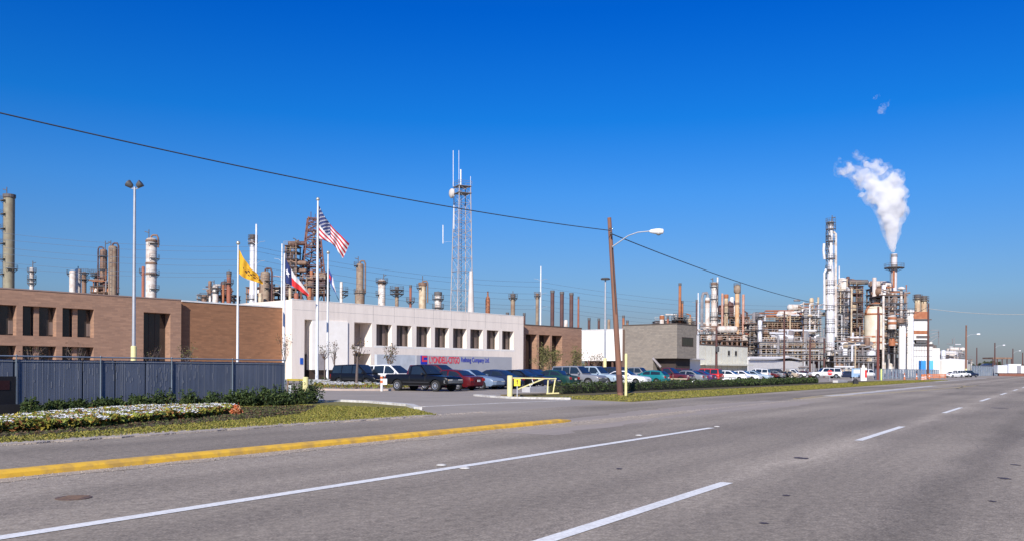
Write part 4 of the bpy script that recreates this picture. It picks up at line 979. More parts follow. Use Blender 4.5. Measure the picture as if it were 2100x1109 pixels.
us = two([(652, 418), (666, 444), (682, 466), (700, 484), (716, 500)], [(652, 491), (666, 494), (682, 502), (690, 512), (701, 530)])
def usm(u, v):
    if u < .42 and v < .54: return 2
    return 0 if int(v * 13) % 2 == 0 else 1
st = []
for r_ in range(9):
    n_ = 6 if r_ % 2 == 0 else 5
    for c_ in range(n_): st.append(((.035 + (c_ * .07) + (0 if n_ == 6 else .035)), .03 + r_ * .06, .085))
flag('national_flag', 'stars and stripes flag drooping from the tallest flagpole', 82, us, 40, 26, usm, [fred, fwhite, fblue], stars=st, ripple=.16, fold=.75)
yl = two([(489, 509), (500, 529), (514, 549), (528, 562), (538, 578)], [(489, 560), (500, 569), (514, 574), (526, 578), (536, 582)])
def ylm(u, v):
    q = (u - .55) / .32; r_ = (v - .55) / .22
    s = math.sin(u * 31 + 1.3) * math.sin(v * 23 + u * 9)
    return 1 if q * q + r_ * r_ < 1 and s > .1 else (1 if (.82 < u < .9 and v < .5) else 0)
flag('yellow_flag', 'golden yellow flag with dark markings drooping from the left flagpole', 74, yl, 36, 24, ylm, [fyel, fbrn], ripple=.14)
tx = two([(583, 524), (593, 544), (603, 561), (616, 577), (633, 598)], [(583, 577), (594, 583), (606, 590), (619, 598), (630, 607)])
flag('star_flag', 'blue white and red flag with one star drooping in front of the white building corner', 80, tx, 36, 20, lambda u, v: 2 if u < .34 else (1 if v < .5 else 0), [fred2, fwhite, fblue], stars=[(.17, .5, .38)], ripple=.14)
cf = two([(673, 548), (678, 558), (684, 575), (688, 596), (694, 612)], [(673, 574), (677, 580), (683, 592), (690, 606), (694, 616)])
flag('company_flag', 'small blue and white flag with a red patch hanging limp on the rightmost flagpole', 86, cf, 24, 16, lambda u, v: 0 if u < .38 and not (.12 < u < .3 and .35 < v < .7) else (2 if u < .38 else (1 if (v < .75 and u < .85) else 0)), [fblu2, fwhite, fred2], ripple=.1)
# wires
def wire(name, label, pts, r, m, group, cat='power line', sag=None):
    b = pts[0]; o = MB().tube([p - b for p in pts], r, 5).build(name, m, None, loc=b); tag(o, label, cat, group); return o
def catn(a, b, sag, n=20): return [a.lerp(b, i / n) - Vector((0, 0, sag * 4 * (i / n) * (1 - i / n))) for i in range(n + 1)]
A = W(-60, 218, 26); B = W(1250.5, 473, Za - .2)
wire('overhead_cable', 'thick black overhead cable sweeping from the upper left to the leaning pole', catn(A, B, .36, 40), .024, wire_m, 'roadside overhead cable')
wire('overhead_cable', 'thick black overhead cable running on from the leaning pole to the right distance', catn(W(1254, 480, Za), W(1800, 630, 147), 1.45, 30), .03, wire_m, 'roadside overhead cable')
wire('overhead_cable', 'pale cable stretching right from the tall dark pole by the white tanks', catn(W(1903, 632, 175), W(2200, 640, 150), .7, 20), .05, mat('pale_cable', (.5, .5, .45), .6), 'roadside overhead cable')
wire('overhead_cable', 'faint cable between the reddish pole and the dark pole at the white tanks', catn(W(1800.5, 640, 147), W(1903, 628, 175), 1.2, 16), .04, wire_m, 'roadside overhead cable')
# transmission line behind the buildings
mono = [(524, 460, 230), (577, 500, 262), (1108, 546, 300), (1431, 600, 330)]
lab = ['tall white monopole with wire arms beside the rust topped silver column', 'white monopole immediately behind the star flag', 'slender white monopole rising behind the brown brick building with slots', 'white monopole left of the white columns behind the cream warehouse']
arms_ = {}
for (px, yt, Z), l in zip(mono, lab):
    H = W(px, yt, Z).z; t = thing('transmission_pole', l, 'power pole', W2(px, Z)); r_ = .38 if px != 524 else .42
    MB().tube([(0, 0, 0), (0, 0, H)], [r_, r_ * .55], 12).build('pole', white_m, t, smooth=True)
    for kz in range(3):
        for s in (-1, 1): MB().tube([(0, 0, H * (.86 - .13 * kz)), (s * 1.0, 0, H * (.88 - .13 * kz)), (s * 2.3, 0, H * (.885 - .13 * kz))], .05, 5).build('arm', steel, t)
levels = [[(-120, 462), (524, 506), (1108, 578), (1700, 626)], [(-120, 476), (524, 515), (1108, 588), (1700, 634)], [(-120, 492), (524, 532), (1108, 602), (1700, 642)], [(-120, 505), (524, 544), (1108, 614), (1700, 652)], [(-120, 523), (524, 558), (1108, 626), (1700, 664)], [(-120, 534), (524, 566), (1108, 634), (1700, 672)]]
nm = ['topmost', 'second', 'third', 'fourth', 'fifth', 'lowest']
for i, lv in enumerate(levels):
    pts = []
    ZZ = [215, 230, 300, 390]
    for k in range(3):
        seg = catn(W(*lv[k], ZZ[k] + (i % 2) * 3), W(*lv[k + 1], ZZ[k + 1] + (i % 2) * 3), 1.6 + .6 * k, 16); pts += seg if k == 0 else seg[1:]
    wire('power_line', '%s of the six thin power lines strung behind the buildings' % nm[i], pts, .036, wire_b, 'thin power lines behind the buildings')
# ================================================================== slatted fence at left
fa, fb = G(-40, 850), G(584, 823.5); fa.z = fb.z = 0
Lf = (fb - fa).length; fang = math.atan2(fb.y - fa.y, fb.x - fa.x); HF = 1.80
slat_m = mat('grey_privacy_slats', (.085, .105, .15), .6, c2=(.15, .175, .235), scale=.8, stretch=(9, 9, .3), lo=.3, hi=.7, c3=(.19, .21, .26), scale3=.6, a3=.4)
fr_ = thing('slatted_fence', 'long grey chain link fence with vertical privacy slats in front of the brick offices', 'fence', fa, fang)
r = random.Random(5); mb = MB(); x = 0
missing = {}
while x < Lf - .05:
    w_ = .052
    if r.random() > .022 or x > Lf * .75: mb.box(x, x + w_, -.006, .006, .12 + (r.random() < .1) * .04, HF - .09 - r.random() * .02)
    x += .062
mb.build('slats', slat_m, fr_)
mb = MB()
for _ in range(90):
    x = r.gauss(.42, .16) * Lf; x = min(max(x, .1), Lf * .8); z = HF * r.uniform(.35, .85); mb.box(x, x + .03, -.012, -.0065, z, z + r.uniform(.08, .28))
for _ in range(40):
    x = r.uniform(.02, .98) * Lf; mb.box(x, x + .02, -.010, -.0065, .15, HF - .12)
mb.build('painted_sun_slat_edges', mat('slat_edge_sun_tint', (.22, .235, .27), .6), fr_)  # pale bars put the sun on the slat edges into the colour
for i in range(int(Lf / 2.95) + 1):
    xx = Lf - .05 - i * 2.95
    if xx < 0: break
    MB().lathe([(.017, 0), (.017, HF + .02), (.024, HF + .03), (.016, HF + .05)], 8, c=(xx, -.045)).build('post', mat('fence_post_grey', (.26, .32, .37), .5), fr_, smooth=True)
MB().tube([(0, -.03, HF), (Lf, -.03, HF)], .028, 6).build('top_rail', mat('rail_blue_grey', (.20, .25, .32), .5), fr_)
mb = MB(); n_ = int(Lf / .12)
for i in range(n_):
    mb.bar((i * .12, -.012, .1), (i * .12 + .12 * 1, -.012, HF - .02), .004) if False else None
mb.tube([(0, -.02, .25), (Lf, -.02, .25)], .008, 4); mb.tube([(0, -.02, HF - .16), (Lf, -.02, HF - .16)], .008, 4)
mb.build('tension_wire', steel, fr_)
MB().box(0, Lf, .012, .016, .1, HF - .1).build('backing_mesh', mat('mesh_dark', (.045, .052, .07), .8), fr_)
# dark board at left edge
p = G(10, 852)
bd = thing('dark_signboard', 'dark signboard with a red panel, cut off by the left edge', 'signboard', p, fang)
MB().box(-1.6, .28, -.09, .09, .0, 1.18).build('board', mat('board_black', (.012, .010, .012), .6), bd)
MB().box(-1.6, .08, -.102, -.091, .78, 1.06).build('red_panel', mat('board_red', (.035, .004, .004), .6), bd)
MB().box(-1.7, .40, -.16, .16, -.02, .34).build('plinth', mat('board_plinth', (.02, .018, .02), .8), bd)
# small white stake, yellow gates
p = G(594, 830.5); o = MB().box(-.045, .045, -.02, .02, -.02, W(594, 789, p.y).z).box(-.05, .05, -.025, -.018, .7, .8).build('marker_stake', mat('stake_white', (.66, .70, .66), .6), None, loc=p)
tag(o, 'thin white marker stake standing in the grass at the right end of the slatted fence', 'marker stake')
pg = W2(627, 36.0)
g1 = thing('yellow_barrier_gate', 'yellow post with a short horizontal arm rising from the dark bush at the fence end', 'gate', pg)
hg1 = W(627, 772, 36).z
MB().lathe([(.12, 0), (.12, hg1 - .03), (.09, hg1)], 14).build('post', y_m, g1, smooth=True)
ea = W(590, 777.5, 37) - pg
MB().bar((-.1, 0, ea.z), (ea.x, ea.y, ea.z), .07, .08).build('arm', mat('post_yellow_dark', (.52, .40, .06), .7), g1)
MB().bar((ea.x * .98, ea.y, ea.z), (ea.x * .98, ea.y, .2), .05).build('arm_support', mat('post_brown', (.2, .12, .06), .8), g1)
# main yellow gate
pg = G(1045.5, 813)
g2 = thing('yellow_swing_gate', 'pale yellow swing gate with a thick post and a diagonal brace', 'gate', pg)
def r2_(px, py, Z): return W(px, py, Z) - pg
Zg = pg.y
MB().lathe([(.145, 0), (.145, r2_(1045, 771, Zg).z), (.13, r2_(1045, 769, Zg).z)], 16).build('post', y_m, g2, smooth=True)
MB().bar(r2_(1049, 774, Zg), r2_(1141, 775.5, Zg + 1), .05, .06).build('top_rail', y_m, g2)
MB().bar(r2_(1062, 797, Zg + .1), r2_(1117, 775, Zg + .75), .05, .06).build('brace', y_m, g2)
MB().bar(r2_(1124, 775.5, Zg + .9), r2_(1122.5, 806.5, Zg + .9), .06).build('upright', y_m, g2)
MB().bar(r2_(1139, 774, Zg + 1), r2_(1134, 805, Zg + 1), .06).build('upright', y_m, g2)
MB().bar(r2_(1120.5, 806, Zg + .85), r2_(1146, 805, Zg + 1.1), .07).build('foot_rail', y_m, g2)
for (a, b) in (((1085, 786), (1088, 793)), ((1091, 777), (1094, 785)), ((1088, 789), (1092, 787))): MB().bar(r2_(*a, Zg + .3), r2_(*b, Zg + .3), .03).build('latch', white_m, g2)
# concrete block behind the gate and low brown bed in front
c0 = G(1060, 803); c1 = G(1147, 802)
o = MB(); a_, b_ = rloc(c0), rloc(c1)
conc_b = road_obj(MB().box(a_[0], b_[0], min(a_[1], b_[1]) + .4, min(a_[1], b_[1]) + 1.0, 0, .34), 'concrete_barrier', mat('barrier_concrete', (.48, .47, .46), .85), kind=None)

if 'kind' in conc_b: del conc_b['kind']
tag(conc_b, 'low pale concrete barrier lying behind the yellow swing gate', 'concrete barrier')
a_, b_ = rp_(1030, 812), rp_(1150, 810)
road_obj(MB().box(a_[0], b_[0] + 1, min(a_[1], b_[1]) + .35, min(a_[1], b_[1]) + 1.6, 0, .10), 'soil_bed', mat('dark_leaf_litter', (.10, .075, .03), .95, c2=(.18, .13, .05), scale=5))
# yellow notice on a thin post
pn = G(1060.5, 814.5)
ns = thing('yellow_notice', 'small bright yellow notice on a thin grey post in front of the swing gate', 'sign', pn)
zt_, zb2 = W(1060, 776, pn.y).z, W(1060, 790.5, pn.y).z
MB().bar((0, 0.02, 0), (0, .02, zt_), .045).build('post', steel, ns)
yb = mat('notice_yellow', (.90, .78, .03), .5)
MB().box(-.165, .165, -.02, -.004, zb2, zt_).build('panel', yb, ns)
MB().box(-.03, .03, -.026, -.021, zb2 + .08, zt_ - .05).box(-.05, .06, -.026, -.021, zt_ - .12, zt_ - .08).build('symbol', mat('notice_brown', (.30, .16, .03), .6), ns)
# small red striped post in the flower bed
pv = W2(783, 56.5)
vp_ = thing('striped_marker_post', 'small orange and white striped post in the white flower bed left of the black pickup', 'post', pv)
h_ = W(783, 769, 56.5).z
MB().lathe([(.09, 0), (.09, h_), (.05, h_ + .03)], 10).build('post', mat('post_white', (.75, .72, .68), .6), vp_, smooth=True)
MB().lathe([(.096, h_ * .52), (.096, h_ * .68)], 10).lathe([(.096, h_ * .8), (.096, h_ * .94)], 10).build('stripes', mat('stripe_orange', (.72, .16, .04), .6), vp_, smooth=True)
MB().box(.05, .35, -.05, .0, h_ * .42, h_ * .8).build('plate', white_m, vp_)
# stop sign, board, red white post, far fence, barriers
ps = W2(1702, 128)
ss = thing('stop_sign', 'red octagonal stop sign on a post in front of the long white estate car', 'road sign', ps)
zc2 = W(1702, 763, 128).z
MB().bar((0, .03, 0), (0, .03, zc2 + .3), .06).build('post', steel, ss)
pts = [(math.cos(R(22.5 + 45 * i)) * .40, math.sin(R(22.5 + 45 * i)) * .40) for i in range(8)]
MB().add([(a, -.03, zc2 + b) for a, b in pts] + [(a, -.01, zc2 + b) for a, b in pts], [tuple(range(8)), tuple(range(8, 16))] + [(i, (i + 1) % 8, 8 + (i + 1) % 8, 8 + i) for i in range(8)]).build('face', mat('stop_red', (.70, .02, .02), .5), ss)
me = text_mb('STOP', .30, align='CENTER', bold=.012); 
for v in me.vertices: X, Y, Z_ = v.co; v.co = (X, -.036 - Z_ * .2, zc2 - .10 + Y)
me.materials.clear(); me.materials.append(fwhite); o = bpy.data.objects.new('lettering', me); COL.objects.link(o); o.parent = ss
pb_ = W2(1758, 132)
bs = thing('notice_board', 'blue and white notice board on two legs at the far lot entrance', 'notice board', pb_)
z0, z1 = W(1758, 772, 132).z, W(1758, 754.5, 132).z
MB().box(-.85, .85, -.04, .04, z0, z1).build('panel', mat('board_pale_blue', (.28, .42, .60), .6), bs)
MB().box(-.55, .55, -.052, -.041, z0 + .55, z1 - .18).build('notice', fwhite, bs)
for s in (-.7, .7): MB().bar((s, .07, 0), (s, .07, z0 + .2), .08).build('leg', steel, bs)
pr_ = W2(1770.5, 130)
rs = thing('gatehouse_post', 'stout white post with a red panel right of the blue notice board', 'post', pr_)
z1 = W(1770, 753, 130).z
MB().box(-.42, .42, -.2, .2, 0, z1).lathe([(.2, z1), (.25, z1 + .25), (.1, z1 + .4)], 10).build('body', panel_w, rs)
MB().box(.16, .44, -.215, -.201, .5, z1 - .35).build('red_panel', mat('stop_red', (.70, .02, .02), .5), rs)
a_, b_ = rloc(G(1722, 784.5)), rloc(G(1774, 784))
cl = road_obj(MB().box(a_[0], b_[0], a_[1] + .2, a_[1] + .8, 0, .32), 'concrete_barrier', pale, kind=None)
if 'kind' in cl: del cl['kind']
tag(cl, 'low pale concrete slab on the grass near the right end of the hedge', 'concrete barrier')
o = MB().box(-.25, .25, -.2, .2, .0, .45).lathe([(.26, .45), (.12, .62)], 8).build('meter_box', blkpl, None, loc=G(1754.5, 787)); tag(o, 'small dark box standing beside the low concrete slab', 'utility box')
p = G(1812, 781); o = MB().lathe([(.13, 0), (.13, W(1807, 757, p.y).z), (.06, W(1807, 756, p.y).z + .05)], 10).build('bollard', mat('bollard_lime', (.62, .74, .20), .6), None, smooth=True, loc=W2(1807.5, 140)); tag(o, 'yellow green bollard right beside the reddish roadside pole', 'bollard')
# chain link fence
def chainlink(name, label, A, B, H, n, slats=False, m=None):
    L = (B - A).length; t = thing(name, label, 'fence', A, math.atan2(B.y - A.y, B.x - A.x))
    for i in range(n + 1): MB().lathe([(.05, 0), (.05, H + .05), (.02, H + .1)], 6, c=(L * i / n, 0)).build('post', steel, t)
    MB().tube([(0, 0, H), (L, 0, H)], .035, 5).build('top_rail', steel, t)
    mb = MB(); s = .34; k = int(L / s)
    for i in range(k + 1):
        mb.bar((i * s, 0, .05), (min(i * s + H, L), 0, .05 + min(H, L - i * s)), .012) ; mb.bar((i * s, 0, .05), (max(i * s - H, 0), 0, .05 + min(H, i * s)), .012)
    if slats:
        for i in range(int(L / .3)):
            if (i * 7919) % 10 < 7: mb.box(i * .3, i * .3 + .22, .02, .03, .1, H - .05)
    mb.build('mesh', m or steel, t); return t
fm = mat('fence_blue_grey', (.27, .33, .40), .6)
chainlink('chain_link_fence', 'blue grey chain link fence along the roadside between the tall poles', W2(1792, 150), W2(1925, 212), W(1800, 755.5, 152).z, 18, slats=True, m=fm)
chainlink('chain_link_fence', 'grey slatted fence at far right beyond the stopped cars', W2(1992, 262), W2(2047, 330), W(2015, 750, 290).z, 12, slats=True, m=fm)
chainlink('chain_link_fence', 'low open chain link fence behind the far lot below the pipe racks', W2(1560, 186), W2(1790, 196), 1.9, 26, m=steel)
# orange barriers and cones
org = mat('barrier_orange', (.58, .20, .09), .75); 
def barrel(px, Z, label, kind='cone', hs=1.):
    t = thing('traffic_' + kind, label, 'traffic ' + kind, W2(px, Z), 0, 'orange roadworks markers')
    if kind == 'cone':
        MB().lathe([(.17, .04), (.05, .95 * hs), (.03, .95 * hs)], 10).build('cone', org, t, smooth=True); MB().box(-.24, .24, -.24, .24, 0, .05).build('base', blkpl, t)
        MB().lathe([(.125, .45 * hs), (.10, .6 * hs)], 10, caps=False).build('white_band', fwhite, t)
    elif kind == 'barrel':
        MB().lathe([(.30, 0), (.30, .3), (.27, .32), (.27, .6), (.24, .62), (.24, .95), (.1, 1.0)], 12).build('drum', org, t, smooth=True)
        MB().lathe([(.305, .12), (.305, .22)], 12).lathe([(.275, .42), (.275, .54)], 12).build('white_band', fwhite, t)
    else:
        for s in (-1.1, 1.1): MB().bar((s, -.25, 0), (s, 0, 1.0), .06).bar((s, .25, 0), (s, 0, 1.0), .06).build('leg', org, t)
        for z in (.35, .62, .88): MB().box(-1.3, 1.3, -.03, .03, z - .08, z + .08).build('rail', org, t)
    return t
barrel(1855, 146, 'orange cone standing alone, leftmost of the roadworks markers', 'cone', 1.3)
barrel(1880, 152, 'orange cone left of the orange barrels by the roadside fence', 'cone', 1.2)
barrel(1892, 149, 'orange barrel nearest the tall dark pole', 'barrel'); barrel(1897, 155, 'orange barrel just right of the nearest one', 'barrel')
barrel(1906, 158, 'orange cone between the barrels and the barricades', 'cone', 1.2)
barrel(1915, 166, 'orange barricade on legs, left one of two', 'barricade'); barrel(1927, 174, 'orange barricade on legs, right one of two', 'barricade')
# ================================================================== refinery
def rm(nm, c, c2, c3, a3=.5, sc=.25, sc3=.8, rough=.7, metal=0.): return mat(nm, c, rough, metal, c2=c2, scale=sc, stretch=(1, 1, .25), lo=.35, hi=.65, c3=c3, scale3=sc3, a3=a3)
SIL = rm('silver_cladding', (.74, .74, .76), (.60, .61, .64), (.44, .38, .35), .4, rough=.5, metal=.1)
WHI = rm('dirty_white_steel', (.70, .67, .62), (.52, .47, .42), (.36, .20, .11), .45)
CRM = rm('cream_steel', (.62, .52, .36), (.46, .36, .24), (.30, .15, .07), .5)
TAN = rm('tan_steel', (.34, .26, .18), (.25, .18, .12), (.17, .08, .05), .5)
TNG = rm('greenish_tan_steel', (.30, .27, .18), (.23, .20, .14), (.17, .11, .07), .35)
RUS = rm('rust_orange', (.38, .13, .05), (.25, .08, .035), (.46, .22, .11), .4)
RDB = rm('red_brown_steel', (.32, .10, .06), (.22, .07, .045), (.40, .18, .10), .35)
DBR = rm('dark_brown_steel', (.105, .05, .045), (.07, .035, .035), (.16, .08, .06), .4)
PNK = rm('pinkish_steel', (.50, .27, .19), (.36, .17, .12), (.60, .42, .33), .4)
GRY = rm('grey_steel', (.30, .30, .31), (.19, .19, .20), (.16, .10, .08), .45)
DGR = rm('dark_grey_steel', (.12, .12, .12), (.08, .08, .085), (.16, .09, .06), .4)
BRN = rm('weathered_brown', (.22, .13, .085), (.15, .085, .06), (.34, .21, .13), .4)
PLT = DGR
RG = 'refinery columns and stacks'
def platform(t, z, r, ext=.9, a0=0, a1=360, m=None, back=True, c=(0, 0)):
    m = m or PLT; mb = MB(); n = max(6, int((a1 - a0) / 24)); ro = r + ext
    A = [R(a0 + (a1 - a0) * i / n) for i in range(n + 1)]
    for i in range(n):
        c0, s0, c1, s1 = math.cos(A[i]), math.sin(A[i]), math.cos(A[i + 1]), math.sin(A[i + 1])
        vs = [(c[0] + k * cc, c[1] + k * ss, zz) for zz in (z - .14, z) for cc, ss in ((c0, s0), (c1, s1)) for k in (r, ro)]
        mb.add(vs, [(4, 5, 7, 6), (0, 2, 3, 1), (1, 3, 7, 5)])
    for zz in (z + .55, z + 1.1): mb.tube([(c[0] + ro * math.cos(a), c[1] + ro * math.sin(a), zz) for a in A], .03, 4)
    for a in A: mb.tube([(c[0] + ro * math.cos(a), c[1] + ro * math.sin(a), z), (c[0] + ro * math.cos(a), c[1] + ro * math.sin(a), z + 1.1)], .03, 4)
    for a in A[::2]: mb.tube([(c[0] + r * math.cos(a), c[1] + r * math.sin(a), z - 1.0), (c[0] + ro * math.cos(a), c[1] + ro * math.sin(a), z - .15)], .06, 4)
    return mb.build('platform', m, t)
def column(px, wd, yt, Z, label, m=SIL, plats=(), pipe=None, dome=True, taper=None, ladder=None, vent=None, capm=None, name='distillation_column', cat='refinery column', bands=(), ext=None, crown=False, group=RG, bandm=None, yb=None, arcs=None):
    b = W2(px, Z); t = thing(name, label, cat, b, 0, group); r = wd / 2 * Z / F; H = W(px, yt, Z).z
    s = Z / F
    def zz(y): return W(px, y, Z).z
    zb0 = zz(yb) if yb else 0
    prof = [(r, zb0)]
    if taper:
        for y, k in taper: prof += [(r * k, zz(y))]
        rt = r * taper[-1][1]
    else: rt = r
    top = H - (rt * .55 if dome else 0)
    # intermediate rings give slightly wavy plates
    prof += [(rt, top)]
    if dome: prof += [(rt * .92, top + rt * .28), (rt * .7, top + rt * .44), (rt * .35, top + rt * .53), (.01, H)]
    else: prof += [(rt * .86, top), (rt * .86, top - .6)]
    prof.sort(key=lambda q: q[1]) if dome else None
    MB().lathe(prof, 20, caps=dome).build('shell', m, t, smooth=True, angle=35)
    if crown: MB().lathe([(rt * 1.0, top - 1.0), (rt * 1.16, top - .8), (rt * 1.16, top + .1), (rt * .9, top + .15)], 16).build('crown', capm or DGR, t)
    for y in bands: MB().lathe([(r * 1.03, zz(y) - .35), (r * 1.09, zz(y) - .25), (r * 1.09, zz(y) + .25), (r * 1.03, zz(y) + .35)], 20, caps=False).build('stiffener_band', bandm or BRN, t)
    for i, p_ in enumerate(plats):
        y, a0, a1 = p_ if isinstance(p_, tuple) else (p_, 0, 360)
        platform(t, zz(y), r * 1.0, ext or max(.7, r * .45), a0, a1)
    if pipe:
        sd, k, yb_ = pipe      # side (-1/1), radius in m, bottom y
        x = sd * (r + k * 2.2); ztop = H + k * 1.5
        pts = [(0, -.1, H - .1), (0, -.1, ztop), (sd * r * .4, -.2, ztop + k * 1.2), (x * .8, -.3, ztop + k), (x, -.3, ztop - k * 2), (x, -.3, zz(yb_))]
        MB().tube(pts, k, 8).build('vapour_pipe', capm or m, t, smooth=True)
    if ladder:
        a = R(ladder); x, y = (r + .25) * math.cos(a), (r + .25) * math.sin(a); mb = MB(); tx, ty = -math.sin(a) * .3, math.cos(a) * .3
        mb.tube([(x - tx, y - ty, 0), (x - tx, y - ty, top)], .05, 4); mb.tube([(x + tx, y + ty, 0), (x + tx, y + ty, top)], .05, 4)
        z = 1
        while z < top: mb.tube([(x - tx, y - ty, z), (x + tx, y + ty, z)], .04, 4); z += 1.2
        mb.build('ladder', PLT, t)
    if vent:
        sd, h = vent; MB().tube([(sd * rt * .5, 0, H - .4), (sd * rt * .5, 0, H + h)], max(.12, .35 * s * 2), 6).tube([(sd * rt * .5, 0, H + h * .6), (sd * (rt * .5 + h * .5), 0, H + h * .75)], .12, 5).build('vent_stub', PLT, t)
    return t
def stack(px, wd, yt, Z, label, m=RUS, taper=1.0, collar=(), yb=None, name='refinery_stack', rim=True):
    b = W2(px, Z); t = thing(name, label, 'chimney', b, 0, RG); r = wd / 2 * Z / F; H = W(px, yt, Z).z
    MB().lathe([(r * taper, 0), (r * (taper + 1) / 2, H / 2), (r, H - .02), (r * .82, H), (r * .8, H - 1.2), (.01, H - 1.2)], 16).build('shaft', m, t, smooth=True)
    if rim: MB().lathe([(r * 1.02, H - .8), (r * 1.14, H - .7), (r * 1.14, H - .05), (r * 1.02, H)], 16, caps=False).build('rim', DGR, t)
    for y, e in collar: platform(t, W(px, y, Z).z, r, e)
    return t
def vessel_h(mb, c, L, r, ang=0):
    M = Matrix.Translation(c) @ Matrix.Rotation(ang, 4, 'Z') @ Matrix.Rotation(R(90), 4, 'Y')
    mb.lathe([(.02, -L / 2 - r * .5), (r * .6, -L / 2 - r * .38), (r, -L / 2), (r, L / 2), (r * .6, L / 2 + r * .38), (.02, L / 2 + r * .5)], 12, M=M)
def rack(x0, x1, levels, Z, depth, bays, label, seed, fm=GRY, mats=(SIL, WHI, RUS, BRN, GRY), nv=6, npz=14, name='process_structure', cat='process structure', group='open steel process structures', rail=True, vert=8, dens=1.0):
    """steel frame between photo columns x0..x1 with decks at photo rows levels (top first)"""
    A = W2(x0, Z); B = W2(x1, Z); L = (B - A).length; t = thing(name, label, cat, A, 0, group); r = random.Random(seed); s = Z / F
    zs = [W((x0 + x1) / 2, y, Z).z for y in levels]; H = zs[0]
    cols = MB(); 
    for i in range(bays + 1):
        for y in (0, depth): cols.box(L * i / bays - .16, L * i / bays + .16, y - .16, y + .16, 0, H)
    bm_ = cols
    for z in zs:
        for y in (0, depth): bm_.box(0, L, y - .10, y + .10, z - .42, z - .13)
        for xe in (0, L): bm_.box(xe - .09, xe + .09, 0, depth, z - .41, z - .14)
    for j, z in enumerate(zs[:-1]):
        for i in range(bays):
            if r.random() < .45:
                xa, xb = L * i / bays, L * (i + 1) / bays; za, zb = zs[j + 1], z
                if r.random() < .5: xa, xb = xb, xa
                bm_.bar((xa, -.02, za), (xb, -.02, zb), .14)
    bm_.build('frame', fm, t)
    for j, z in enumerate(zs):
        if r.random() < .9: MB().box(-.4, L + .4, -.5, depth + .5, z - .12, z).build('deck', r.choice((DGR, BRN, fm)), t)
        if rail:
            mb = MB()
            for zz in (z + .5, z + 1.05): mb.tube([(-.4, -.5, zz), (L + .4, -.5, zz)], .045, 4)
            for i in range(int(L / 1.8) + 1): mb.tube([(-.4 + i * 1.8, -.5, z), (-.4 + i * 1.8, -.5, z + 1.05)], .04, 4)
            mb.build('handrail', r.choice((GRY, WHI, CRM)), t)
    zall = [0.] + sorted(zs)
    for k in range(nv):
        j = r.randrange(len(zall)); zb = zall[j]; zt = zall[j + 1] if j + 1 < len(zall) else zb + 5
        h = (zt - zb); mb = MB()
        if r.random() < .5:
            rr = min(h * .3, r.uniform(.6, 1.4)); Lv = r.uniform(2.5, 6); vessel_h(mb, (r.uniform(Lv / 2, max(L - Lv / 2, Lv / 2 + .1)), r.uniform(.6, depth - .6), zb + rr + .4), Lv, rr)
        else:
            rr = r.uniform(.5, 1.3); x = r.uniform(rr, L - rr); y = r.uniform(.2, depth * .6); hh = h * r.uniform(.55, .95)
            mb.lathe([(rr, zb + .05), (rr, zb + hh - rr * .5), (rr * .7, zb + hh - rr * .15), (.02, zb + hh)], 12, c=(x, y))
        mb.build('vessel', r.choice(mats), t, smooth=True)
    for k in range(int(npz * dens)):
        z = r.choice(zall) + r.uniform(.6, 3.5); y = r.uniform(-.6, depth); xa = r.uniform(-.5, L * .5); xb = xa + r.uniform(.25, .8) * L; xb = min(xb, L + 1.2); rr = r.uniform(.09, .30)
        pts = [(xa, y, z), (xb, y, z)]
        if r.random() < .5: pts.append((xb + .01, y, max(.2, z + r.choice((-1, -1, 1)) * r.uniform(1.5, 5))))
        MB().tube(pts, rr, 6).build('pipe', r.choice(mats), t, smooth=True)
    for k in range(vert):
        x = r.uniform(0, L); y = r.uniform(-.7, depth * .7); zb = r.choice(zall[:-1]); zt = min(H + r.uniform(0, 2), zb + r.uniform(4, 14)); rr = r.uniform(.1, .32)
        MB().tube([(x, y, zb), (x, y, zt), (x + r.choice((-1, 1)) * r.uniform(.6, 2), y, zt + .3)], rr, 6).build('riser_pipe', r.choice(mats), t, smooth=True)
    # lattice of cable trays / small gear
    for k in range(int(L / 3)):
        z = r.choice(zall[:-1]); x = r.uniform(0, L - 1); mb = MB(); w_ = r.uniform(.5, 1.5); h_ = r.uniform(.6, 1.8); mb.box(x, x + w_, -.3, .6, z + .01, z + h_); mb.box(x + .1, x + w_ - .1, -.4, -.3, z + .1, z + h_ * .7)
        mb.build('equipment_box', r.choice(mats), t)
    return t
# ---- far left group
column(17, 21, 400, 250, 'very tall greenish tan column at the left edge with small balconies down its left side', TNG, plats=[(412, 100, 260), (440, 100, 260), (470, 100, 260), (500, 100, 260), (532, 100, 260), (551, -80, 60), (562, 100, 250)], dome=False, crown=True, ladder=175, vent=(-1, 2.2), ext=.8)
column(64, 8, 548, 280, 'short slim column with bracket platforms, second from the left edge', WHI, plats=[556, 571, 580], vent=(1, 2), ladder=0, capm=DGR)
column(148, 13, 554, 270, 'white column, left one of two touching white columns over the office roof', WHI, plats=[(561, 150, 230)], capm=WHI)
column(159, 12, 551, 275, 'white column, right one of two touching white columns over the office roof', WHI, bandm=GRY, vent=(0, .8))
column(171.5, 9, 557, 272, 'short dark brown column against the right side of the two white ones', BRN, plats=[559, 572], ext=.8)
column(197, 8, 558, 285, 'short brown column with a wide top balcony left of the two tall brown ones', BRN, plats=[560, 565], ext=1.3, capm=DGR)
column(211, 14, 511, 270, 'brown column with dark balconies, left one of the tall brown pair', BRN, plats=[(525, 90, 340), (552, 180, 380), (585, 160, 380)], pipe=(-1, .22, 600), capm=DBR, ladder=-60, vent=(1, 2.5))
column(230, 17, 504, 262, 'tan column with a dark overhead pipe, right one of the tall brown pair', TAN, pipe=(1, .26, 600), capm=DBR, vent=(-1, 1.5), ladder=-90)
